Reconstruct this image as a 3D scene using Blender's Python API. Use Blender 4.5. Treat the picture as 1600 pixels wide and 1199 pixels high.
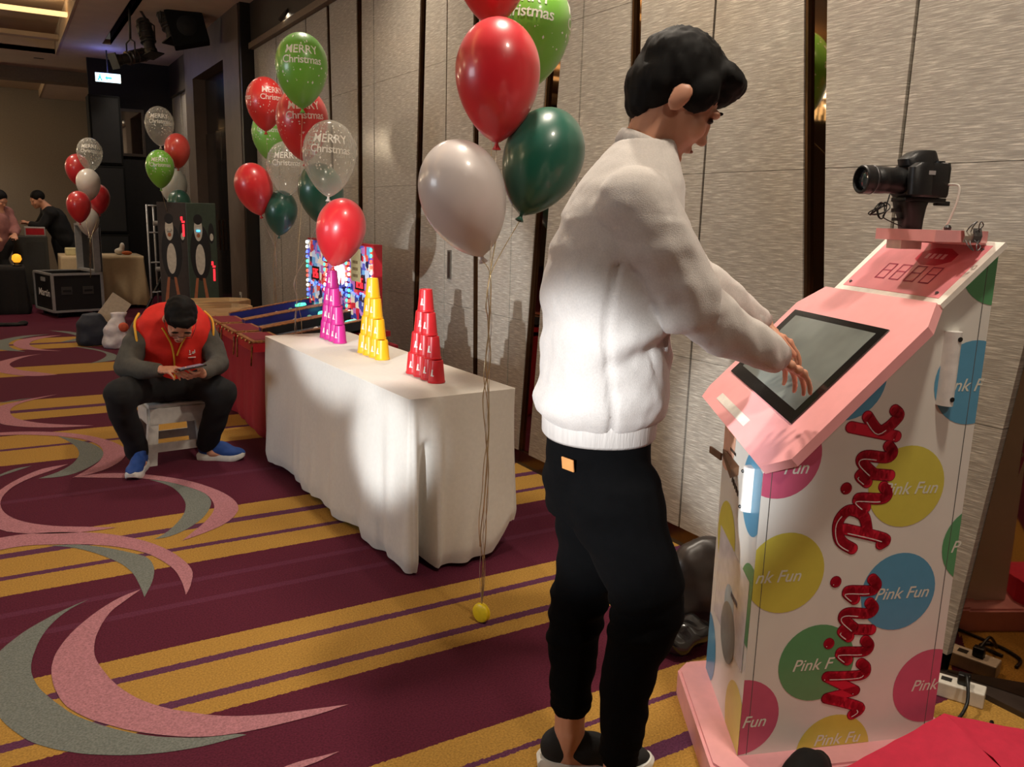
import bpy, bmesh, math, random
from mathutils import Vector, Matrix, noise as mnoise
random.seed(7)
SC = bpy.context.scene
COL = SC.collection
for _o in list(bpy.data.objects):
    bpy.data.objects.remove(_o)

# ------------------------------------------------------------------ camera
cam_d = bpy.data.cameras.new('camera')
cam_d.lens = 36.0 * 1300.0 / 1600.0
cam_d.sensor_width = 36.0
cam_d.sensor_fit = 'HORIZONTAL'
cam_d.clip_start = 0.05
cam = bpy.data.objects.new('camera', cam_d)
COL.objects.link(cam)
cam.matrix_world = Matrix(((0.856585, 0.078662, -0.509975, 0.0),
                           (-0.515286, 0.182604, -0.837339, 0.0),
                           (0.027257, 0.980035, 0.196949, 1.45),
                           (0, 0, 0, 1)))
SC.camera = cam

# ------------------------------------------------------------------ view / world / lamps
SC.view_settings.view_transform = 'Standard'
SC.view_settings.look = 'None'
SC.view_settings.gamma = 1.0
SC.view_settings.use_curve_mapping = False
SC.view_settings.exposure = 0.0
SC.cycles.max_bounces = 6
SC.cycles.diffuse_bounces = 3
SC.cycles.glossy_bounces = 4
SC.cycles.transmission_bounces = 4
SC.cycles.transparent_max_bounces = 12
SC.cycles.use_adaptive_sampling = True
SC.cycles.adaptive_threshold = 0.03

wd = bpy.data.worlds.new('room_ambient')
SC.world = wd
wd.use_nodes = True
bg = wd.node_tree.nodes['Background']
bg.inputs[0].default_value = (1.0, 0.90, 0.80, 1)
bg.inputs[1].default_value = 0.055


def lamp(kind, name, loc, target, energy, color, **kw):
    d = bpy.data.lights.new(name, kind)
    d.energy = energy
    d.color = color
    for k, v in kw.items():
        setattr(d, k, v)
    o = bpy.data.objects.new(name, d)
    COL.objects.link(o)
    o.location = loc
    dirv = Vector(target) - Vector(loc)
    o.rotation_euler = dirv.to_track_quat('-Z', 'Y').to_euler()
    return o


WARM = (1.0, 0.87, 0.71)
DOWN = [(1.45, 0.7, 76), (1.70, 2.6, 94), (1.80, 5.4, 52), (1.5, 8.6, 28), (0.5, -1.5, 82), (0.2, 10.9, 44), (0.0, 12.9, 26), (1.95, 13.7, 26), (-1.4, 19.4, 60)]  # downlights, plus unseen fill lamps added behind the camera and far down the hall
for _i, (_x, _y, _e) in enumerate(DOWN):
    lamp('SPOT', 'downlight_and_fill_lamp', (_x, _y, 3.60), (_x, _y, 0), _e * 2.2, WARM,
         spot_size=math.radians(140), spot_blend=0.9, shadow_soft_size=0.10)
# the follow spot from the far left of the hall and the softer white stage wash around it
COOL = (0.95, 0.98, 1.0)
RIG = (-3.07, -0.54, 1.90)
lamp('SPOT', 'follow_spot_lamp', RIG, (1.10, 1.50, 0.93), 1500, COOL, spot_size=math.radians(9.6), spot_blend=0.5, shadow_soft_size=0.05)
lamp('SPOT', 'follow_spot_lamp', RIG, (2.525, 4.85, 0.93), 1700, COOL, spot_size=math.radians(12), spot_blend=0.45, shadow_soft_size=0.035)
lamp('SPOT', 'follow_spot_lamp', RIG, (1.31, 3.17, 0.50), 1900, COOL, spot_size=math.radians(6.0), spot_blend=0.8, shadow_soft_size=0.05)
lamp('AREA', 'stage_wash_lamp', (-5.6, 4.2, 1.9), (1.3, 3.4, 0.9), 85, (0.82, 0.91, 1.0), shape='RECTANGLE', size=2.2, size_y=1.2)

# cove lamps inside the ceiling coffers, washing the coffer beds
for _y, _e in ((3.7, 26), (8.0, 26), (12.2, 22), (19.6, 10)):
    lamp('AREA', 'cove_lamp', (-1.6, _y, 3.77), (-1.6, _y, 4.5), _e, (1.0, 0.76, 0.48), shape='RECTANGLE', size=4.6, size_y=0.3)

# ------------------------------------------------------------------ materials
MATS = {}


def lin(c):
    return tuple(((v / 255.0) / 12.92 if v / 255.0 <= 0.04045 else ((v / 255.0 + 0.055) / 1.055) ** 2.4) for v in c[:3])


def M(name, rgb, rough=0.5, metal=0.0, coat=0.0, var=0.10, scale=30.0, bump=0.0, bscale=200.0, stretch=(1, 1, 1),
      emit=0.0, spec=0.5, sheen=0.0, trans=0.0, sss=0.0, coat_rough=0.08):
    """procedural principled material: colour varied by a noise texture, optional fine bump"""
    if name in MATS:
        return MATS[name]
    m = bpy.data.materials.new(name)
    m.use_nodes = True
    nt = m.node_tree
    b = nt.nodes['Principled BSDF']
    c = lin(rgb)
    tc = nt.nodes.new('ShaderNodeTexCoord')
    mp = nt.nodes.new('ShaderNodeMapping')
    mp.inputs['Scale'].default_value = stretch
    nt.links.new(tc.outputs['Object'], mp.inputs[0])
    nz = nt.nodes.new('ShaderNodeTexNoise')
    nz.inputs['Scale'].default_value = scale
    nz.inputs['Detail'].default_value = 3.0
    nt.links.new(mp.outputs[0], nz.inputs['Vector'])
    rp = nt.nodes.new('ShaderNodeValToRGB')
    rp.color_ramp.elements[0].position = 0.3
    rp.color_ramp.elements[1].position = 0.7
    rp.color_ramp.elements[0].color = (*[x * (1 - var) for x in c], 1)
    rp.color_ramp.elements[1].color = (*[min(1, x * (1 + var)) for x in c], 1)
    nt.links.new(nz.outputs['Fac'], rp.inputs[0])
    nt.links.new(rp.outputs[0], b.inputs['Base Color'])
    b.inputs['Roughness'].default_value = rough
    b.inputs['Metallic'].default_value = metal
    b.inputs['Specular IOR Level'].default_value = spec
    if coat:
        b.inputs['Coat Weight'].default_value = coat
        b.inputs['Coat Roughness'].default_value = coat_rough
    if sheen:
        b.inputs['Sheen Weight'].default_value = sheen
    if trans:
        b.inputs['Transmission Weight'].default_value = trans
    if sss:
        b.inputs['Subsurface Weight'].default_value = sss
        b.inputs['Subsurface Radius'].default_value = (0.03, 0.015, 0.01)
    if emit:
        nt.links.new(rp.outputs[0], b.inputs['Emission Color'])
        b.inputs['Emission Strength'].default_value = emit
    if bump:
        n2 = nt.nodes.new('ShaderNodeTexNoise')
        n2.inputs['Scale'].default_value = bscale
        n2.inputs['Detail'].default_value = 2.0
        nt.links.new(mp.outputs[0], n2.inputs['Vector'])
        bp = nt.nodes.new('ShaderNodeBump')
        bp.inputs['Strength'].default_value = bump
        bp.inputs['Distance'].default_value = 0.004
        nt.links.new(n2.outputs['Fac'], bp.inputs['Height'])
        nt.links.new(bp.outputs[0], b.inputs['Normal'])
    MATS[name] = m
    return m


def thin_clear(name, tint, gloss=0.10, milk=0.12):
    """clear latex film: mostly see-through, glossy at grazing angles, slightly milky"""
    if name in MATS:
        return MATS[name]
    m = bpy.data.materials.new(name)
    m.use_nodes = True
    nt = m.node_tree
    nt.nodes.clear()
    out = nt.nodes.new('ShaderNodeOutputMaterial')
    tr = nt.nodes.new('ShaderNodeBsdfTransparent')
    tr.inputs[0].default_value = (0.95, 0.95, 0.93, 1)
    pr = nt.nodes.new('ShaderNodeBsdfPrincipled')
    pr.inputs['Base Color'].default_value = (*lin(tint), 1)
    pr.inputs['Roughness'].default_value = 0.12
    lw = nt.nodes.new('ShaderNodeLayerWeight')
    lw.inputs[0].default_value = 0.35
    nz = nt.nodes.new('ShaderNodeTexNoise')
    nz.inputs['Scale'].default_value = 9
    ma = nt.nodes.new('ShaderNodeMath')
    ma.operation = 'MULTIPLY_ADD'
    ma.inputs[1].default_value = 0.45
    ma.inputs[2].default_value = milk
    nt.links.new(lw.outputs['Facing'], ma.inputs[0])
    m2 = nt.nodes.new('ShaderNodeMath')
    m2.operation = 'MULTIPLY_ADD'
    m2.inputs[1].default_value = 0.06
    nt.links.new(nz.outputs['Fac'], m2.inputs[0])
    nt.links.new(ma.outputs[0], m2.inputs[2])
    mx = nt.nodes.new('ShaderNodeMixShader')
    nt.links.new(m2.outputs[0], mx.inputs[0])
    nt.links.new(tr.outputs[0], mx.inputs[1])
    nt.links.new(pr.outputs[0], mx.inputs[2])
    nt.links.new(mx.outputs[0], out.inputs[0])
    MATS[name] = m
    return m


# ------------------------------------------------------------------ mesh helpers
class MB:
    """collects shapes and links them as ONE mesh object"""

    def __init__(self):
        self.v, self.f = [], []

    def add(self, vs, fs, mx=None):
        n = len(self.v)
        for p in vs:
            p = Vector(p)
            self.v.append(tuple(mx @ p) if mx else tuple(p))
        for fc in fs:
            self.f.append([i + n for i in fc])
        return self

    def box(self, c, s, mx=None, bev=0.0):
        x, y, z = (s[0] / 2, s[1] / 2, s[2] / 2)
        if bev <= 0:
            vs = [(c[0] + i * x, c[1] + j * y, c[2] + k * z) for i in (-1, 1) for j in (-1, 1) for k in (-1, 1)]
            fs = [(0, 1, 3, 2), (4, 6, 7, 5), (0, 4, 5, 1), (2, 3, 7, 6), (0, 2, 6, 4), (1, 5, 7, 3)]
            return self.add(vs, fs, mx)
        bm = bmesh.new()
        bmesh.ops.create_cube(bm, size=1.0)
        for vv in bm.verts:
            vv.co = Vector((vv.co.x * s[0] + c[0], vv.co.y * s[1] + c[1], vv.co.z * s[2] + c[2]))
        bmesh.ops.bevel(bm, geom=list(bm.edges), offset=bev, segments=2, affect='EDGES', profile=0.5)
        bm.verts.index_update()
        self.add([vv.co for vv in bm.verts], [[w.index for w in fc.verts] for fc in bm.faces], mx)
        bm.free()
        return self

    def bb(self, x0, x1, y0, y1, z0, z1, bev=0.0):
        return self.box(((x0 + x1) / 2, (y0 + y1) / 2, (z0 + z1) / 2), (abs(x1 - x0), abs(y1 - y0), abs(z1 - z0)), None, bev)

    def cone(self, p0, p1, r0, r1, n=16, caps=True):
        p0, p1 = Vector(p0), Vector(p1)
        ax = (p1 - p0)
        q = ax.to_track_quat('Z', 'Y')
        vs = []
        for p, r in ((p0, r0), (p1, r1)):
            for i in range(n):
                a = 2 * math.pi * i / n
                vs.append(p + q @ Vector((r * math.cos(a), r * math.sin(a), 0)))
        fs = [(i, (i + 1) % n, n + (i + 1) % n, n + i) for i in range(n)]
        if caps:
            fs.append(list(range(n - 1, -1, -1)))
            fs.append(list(range(n, 2 * n)))
        return self.add(vs, fs)

    def lathe(self, prof, n=24, mx=None):
        vs, fs = [], []
        for r, z in prof:
            for i in range(n):
                a = 2 * math.pi * i / n
                vs.append((r * math.cos(a), r * math.sin(a), z))
        k = len(prof)
        for j in range(k - 1):
            for i in range(n):
                i2 = (i + 1) % n
                fs.append((j * n + i, j * n + i2, (j + 1) * n + i2, (j + 1) * n + i))
        if prof[0][0] > 1e-4:
            fs.append(list(range(n - 1, -1, -1)))
        if prof[-1][0] > 1e-4:
            fs.append([(k - 1) * n + i for i in range(n)])
        return self.add(vs, fs, mx)

    def tube(self, pts, r, n=8, radii=None, flat=1.0):
        pts = [Vector(p) for p in pts]
        k = len(pts)
        vs, fs = [], []
        up = None
        for i, p in enumerate(pts):
            t = (pts[min(i + 1, k - 1)] - pts[max(i - 1, 0)]).normalized()
            if up is None:
                up = Vector((0, 0, 1)) if abs(t.z) < 0.9 else Vector((1, 0, 0))
            s = t.cross(up)
            if s.length < 1e-6:
                s = t.cross(Vector((0, 1, 0)))
            s.normalize()
            up = s.cross(t).normalized()
            rr = radii[i] if radii else r
            for j in range(n):
                a = 2 * math.pi * j / n
                vs.append(p + s * (rr * math.cos(a)) + up * (rr * flat * math.sin(a)))
        for i in range(k - 1):
            for j in range(n):
                j2 = (j + 1) % n
                fs.append((i * n + j, i * n + j2, (i + 1) * n + j2, (i + 1) * n + j))
        fs.append(list(range(n - 1, -1, -1)))
        fs.append([(k - 1) * n + j for j in range(n)])
        return self.add(vs, fs)

    def ell(self, c, r, rot=None, nu=20, nv=14):
        vs, fs = [], []
        mx = Matrix.Translation(c) @ (rot.to_4x4() if rot else Matrix.Identity(4))
        for j in range(nv + 1):
            ph = math.pi * j / nv
            for i in range(nu):
                a = 2 * math.pi * i / nu
                vs.append((r[0] * math.sin(ph) * math.cos(a), r[1] * math.sin(ph) * math.sin(a), -r[2] * math.cos(ph)))
        for j in range(nv):
            for i in range(nu):
                i2 = (i + 1) % nu
                fs.append((j * nu + i, j * nu + i2, (j + 1) * nu + i2, (j + 1) * nu + i))
        return self.add(vs, fs, mx)

    def rings(self, rg, n=28, power=2.0):
        """closed loft through elliptic rings (cx, cy, cz, rx, ry)"""
        vs, fs = [], []
        for (cx, cy, cz, rx, ry) in rg:
            for i in range(n):
                a = 2 * math.pi * i / n
                ca, sa = math.cos(a), math.sin(a)
                e = 2.0 / power
                vs.append((cx + rx * math.copysign(abs(ca) ** e, ca), cy + ry * math.copysign(abs(sa) ** e, sa), cz))
        k = len(rg)
        for j in range(k - 1):
            for i in range(n):
                i2 = (i + 1) % n
                fs.append((j * n + i, j * n + i2, (j + 1) * n + i2, (j + 1) * n + i))
        fs.append(list(range(n - 1, -1, -1)))
        fs.append([(k - 1) * n + i for i in range(n)])
        return self.add(vs, fs)

    def prism(self, poly, h0, h1, mx=None):
        """polygon in local xy, extruded from z=h0 to z=h1"""
        n = len(poly)
        vs = [(p[0], p[1], h0) for p in poly] + [(p[0], p[1], h1) for p in poly]
        fs = [list(range(n - 1, -1, -1)), list(range(n, 2 * n))]
        fs += [(i, (i + 1) % n, n + (i + 1) % n, n + i) for i in range(n)]
        return self.add(vs, fs, mx)

    def mesh(self, name):
        me = bpy.data.meshes.new(name)
        me.from_pydata(self.v, [], self.f)
        bm = bmesh.new()
        bm.from_mesh(me)
        bmesh.ops.remove_doubles(bm, verts=bm.verts, dist=1e-6)
        bmesh.ops.recalc_face_normals(bm, faces=bm.faces)
        bm.to_mesh(me)
        bm.free()
        return me

    def build(self, name, mat, parent=None, smooth=False, **tags):
        me = self.mesh(name)
        return link(name, me, mat, parent, smooth, **tags)


def link(name, me, mat, parent=None, smooth=False, label=None, cat=None, group=None, kind=None):
    o = bpy.data.objects.new(name, me)
    if mat:
        me.materials.clear()
        me.materials.append(mat)
    if smooth:
        for p in me.polygons:
            p.use_smooth = True
        if smooth == 'auto':
            bm = bmesh.new()
            bm.from_mesh(me)
            for e in bm.edges:
                if len(e.link_faces) == 2 and e.calc_face_angle(0) > math.radians(38):
                    e.smooth = False
            bm.to_mesh(me)
            bm.free()
    COL.objects.link(o)
    if parent:
        o.parent = parent
    tag(o, label, cat, group, kind)
    return o


def tag(o, label=None, cat=None, group=None, kind=None):
    if label:
        o['label'] = label
    if cat:
        o['category'] = cat
    if group:
        o['group'] = group
    if kind:
        o['kind'] = kind
    return o


def empty(name, loc=(0, 0, 0), rz=0.0, label=None, cat=None, group=None, kind=None):
    o = bpy.data.objects.new(name, None)
    o.empty_display_size = 0.1
    COL.objects.link(o)
    o.location = loc
    o.rotation_euler = (0, 0, rz)
    return tag(o, label, cat, group, kind)


def organic(name, mb, mat, parent=None, voxel=0.012, smooth=4, disp=None, **tags):
    """weld overlapping closed shapes into one continuous skin (voxel remesh + smoothing), then displace"""
    me = mb.mesh(name + '_raw')
    o = bpy.data.objects.new('tmp', me)
    COL.objects.link(o)
    r = o.modifiers.new('r', 'REMESH')
    r.mode = 'VOXEL'
    r.voxel_size = voxel
    if smooth:
        s = o.modifiers.new('s', 'SMOOTH')
        s.factor = 0.5
        s.iterations = smooth
    dg = bpy.context.evaluated_depsgraph_get()
    dg.update()
    out = bpy.data.meshes.new_from_object(o.evaluated_get(dg))
    out.name = name
    bpy.data.objects.remove(o)
    bpy.data.meshes.remove(me)
    if disp:
        nrm = [v.normal.copy() for v in out.vertices]
        for v, n in zip(out.vertices, nrm):
            d = disp(v.co, n)
            v.co = v.co + (n * d if not isinstance(d, Vector) else d)
    return link(name, out, mat, parent, True, **tags)


def text_mesh(txt, size=1.0, shear=0.0, bold=0.0, align='LEFT', space=1.0):
    cu = bpy.data.curves.new('t', 'FONT')
    cu.body = txt
    cu.size = size
    cu.shear = shear
    cu.offset = bold
    cu.align_x = align
    cu.space_character = space
    cu.resolution_u = 3
    o = bpy.data.objects.new('t', cu)
    COL.objects.link(o)
    dg = bpy.context.evaluated_depsgraph_get()
    dg.update()
    me = bpy.data.meshes.new_from_object(o.evaluated_get(dg))
    vs = [tuple(v.co) for v in me.vertices]
    fs = [list(p.vertices) for p in me.polygons]
    bpy.data.objects.remove(o)
    bpy.data.meshes.remove(me)
    bpy.data.curves.remove(cu)
    return vs, fs


def clip_poly(poly, conv):
    """clip polygon by convex polygon (counter-clockwise)"""
    out = list(poly)
    n = len(conv)
    for i in range(n):
        ax, ay = conv[i]
        bx, by = conv[(i + 1) % n]
        inp, out = out, []
        for j in range(len(inp)):
            p, q = inp[j - 1], inp[j]
            dp = (bx - ax) * (p[1] - ay) - (by - ay) * (p[0] - ax)
            dq = (bx - ax) * (q[1] - ay) - (by - ay) * (q[0] - ax)
            if (dp >= 0) != (dq >= 0):
                t = dp / (dp - dq)
                out.append((p[0] + (q[0] - p[0]) * t, p[1] + (q[1] - p[1]) * t))
            if dq >= 0:
                out.append(q)
        if not out:
            return []
    return out


def copy_tree(o, parent=None):
    c = o.copy()
    COL.objects.link(c)
    c.parent = parent
    for ch in list(o.children):
        copy_tree(ch, c)
    return c


def circ(cx, cy, r, n=40):
    return [(cx + r * math.cos(2 * math.pi * i / n), cy + r * math.sin(2 * math.pi * i / n)) for i in range(n)]


def spline(pts, k=6):
    """Catmull-Rom through 3-D points"""
    P = [Vector(p) for p in pts]
    out = []
    for i in range(len(P) - 1):
        p0 = P[max(i - 1, 0)]
        p1, p2 = P[i], P[i + 1]
        p3 = P[min(i + 2, len(P) - 1)]
        for j in range(k):
            t = j / k
            out.append(0.5 * ((2 * p1) + (p2 - p0) * t + (2 * p0 - 5 * p1 + 4 * p2 - p3) * t * t + (3 * p1 - 3 * p2 + p3 - p0) * t ** 3))
    out.append(P[-1])
    return out

# ================================================================== THE SETTING
WX = 2.525
# ---- carpet
def carpet_material():
    m = bpy.data.materials.new('striped_carpet')
    m.use_nodes = True
    nt = m.node_tree
    b = nt.nodes['Principled BSDF']
    b.inputs['Roughness'].default_value = 0.95
    b.inputs['Specular IOR Level'].default_value = 0.15
    tc = nt.nodes.new('ShaderNodeTexCoord')
    jn = nt.nodes.new('ShaderNodeTexNoise')
    jn.inputs['Scale'].default_value = 90
    nt.links.new(tc.outputs['Object'], jn.inputs['Vector'])
    sp = nt.nodes.new('ShaderNodeSeparateXYZ')
    nt.links.new(tc.outputs['Object'], sp.inputs[0])
    ja = nt.nodes.new('ShaderNodeMath')
    ja.operation = 'MULTIPLY_ADD'
    ja.inputs[1].default_value = 0.014
    nt.links.new(jn.outputs['Fac'], ja.inputs[0])
    nt.links.new(sp.outputs['Y'], ja.inputs[2])
    mr = nt.nodes.new('ShaderNodeMath')
    mr.operation = 'MULTIPLY'
    mr.inputs[1].default_value = 0.1
    nt.links.new(ja.outputs[0], mr.inputs[0])
    gold, pur, mar, mar2 = lin((170, 130, 62)), lin((92, 50, 76)), lin((86, 31, 48)), lin((94, 42, 62))
    stops = [(0.0, mar), (0.18, gold), (0.30, pur), (0.34, gold), (0.48, mar), (0.9, gold), (1.30, mar), (1.36, gold), (1.52, pur), (1.57, gold), (1.72, pur), (1.755, gold),
             (1.87, mar), (2.31, gold), (2.40, pur), (2.438, gold), (2.612, pur), (2.655, gold), (2.758, mar), (3.05, mar2), (3.10, mar), (3.25, mar2),
             (3.29, mar), (3.45, gold), (3.60, pur), (3.65, gold), (3.84, pur), (3.89, gold), (4.07, mar)]
    stops2 = [(4.07, mar), (4.55, mar2), (4.62, mar), (5.29, gold), (5.58, pur), (5.65, gold), (6.0, mar), (6.39, gold), (6.65, pur), (6.72, gold), (7.05, mar),
              (8.07, gold), (8.57, mar), (9.6, gold), (9.9, pur), (10.0, gold), (10.4, mar)]

    def ramp(st, src, div):
        r = nt.nodes.new('ShaderNodeValToRGB')
        r.color_ramp.interpolation = 'CONSTANT'
        el = r.color_ramp.elements
        el[0].position = 0
        el[0].color = (*st[0][1], 1)
        el[1].position = min(1, st[1][0] / div)
        el[1].color = (*st[1][1], 1)
        for p, c in st[2:]:
            e = el.new(min(0.9999, p / div))
            e.color = (*c, 1)
        nt.links.new(src, r.inputs[0])
        return r
    s5 = nt.nodes.new('ShaderNodeMath')
    s5.operation = 'MULTIPLY'
    s5.inputs[1].default_value = 0.2
    nt.links.new(ja.outputs[0], s5.inputs[0])
    s12 = nt.nodes.new('ShaderNodeMath')
    s12.operation = 'MULTIPLY'
    s12.inputs[1].default_value = 1 / 12.0
    nt.links.new(ja.outputs[0], s12.inputs[0])
    r1 = ramp(stops, s5.outputs[0], 5.0)
    r2 = ramp(stops2, s12.outputs[0], 12.0)
    gt = nt.nodes.new('ShaderNodeMath')
    gt.operation = 'GREATER_THAN'
    gt.inputs[1].default_value = 4.3
    nt.links.new(ja.outputs[0], gt.inputs[0])
    mx = nt.nodes.new('ShaderNodeMix')
    mx.data_type = 'RGBA'
    nt.links.new(gt.outputs[0], mx.inputs[0])
    nt.links.new(r1.outputs[0], mx.inputs[6])
    nt.links.new(r2.outputs[0], mx.inputs[7])
    pile(nt, b, tc, mx.outputs[2])
    return m


def pile(nt, b, tc, colsock):
    nz = nt.nodes.new('ShaderNodeTexNoise')
    nz.inputs['Scale'].default_value = 160
    nz.inputs['Detail'].default_value = 4
    nt.links.new(tc.outputs['Object'], nz.inputs['Vector'])
    mr = nt.nodes.new('ShaderNodeMapRange')
    mr.inputs[1].default_value = 0.3
    mr.inputs[2].default_value = 0.7
    mr.inputs[3].default_value = 0.70
    mr.inputs[4].default_value = 1.25
    nt.links.new(nz.outputs['Fac'], mr.inputs[0])
    hs = nt.nodes.new('ShaderNodeHueSaturation')
    nt.links.new(mr.outputs[0], hs.inputs['Value'])
    nt.links.new(colsock, hs.inputs['Color'])
    nt.links.new(hs.outputs[0], b.inputs['Base Color'])
    bp = nt.nodes.new('ShaderNodeBump')
    bp.inputs['Strength'].default_value = 0.5
    bp.inputs['Distance'].default_value = 0.004
    nt.links.new(nz.outputs['Fac'], bp.inputs['Height'])
    nt.links.new(bp.outputs[0], b.inputs['Normal'])


def swirl_material(name, rgb):
    m = bpy.data.materials.new(name)
    m.use_nodes = True
    nt = m.node_tree
    b = nt.nodes['Principled BSDF']
    b.inputs['Roughness'].default_value = 0.95
    b.inputs['Specular IOR Level'].default_value = 0.15
    tc = nt.nodes.new('ShaderNodeTexCoord')
    c = nt.nodes.new('ShaderNodeRGB')
    c.outputs[0].default_value = (*lin(rgb), 1)
    pile(nt, b, tc, c.outputs[0])
    return m


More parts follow.
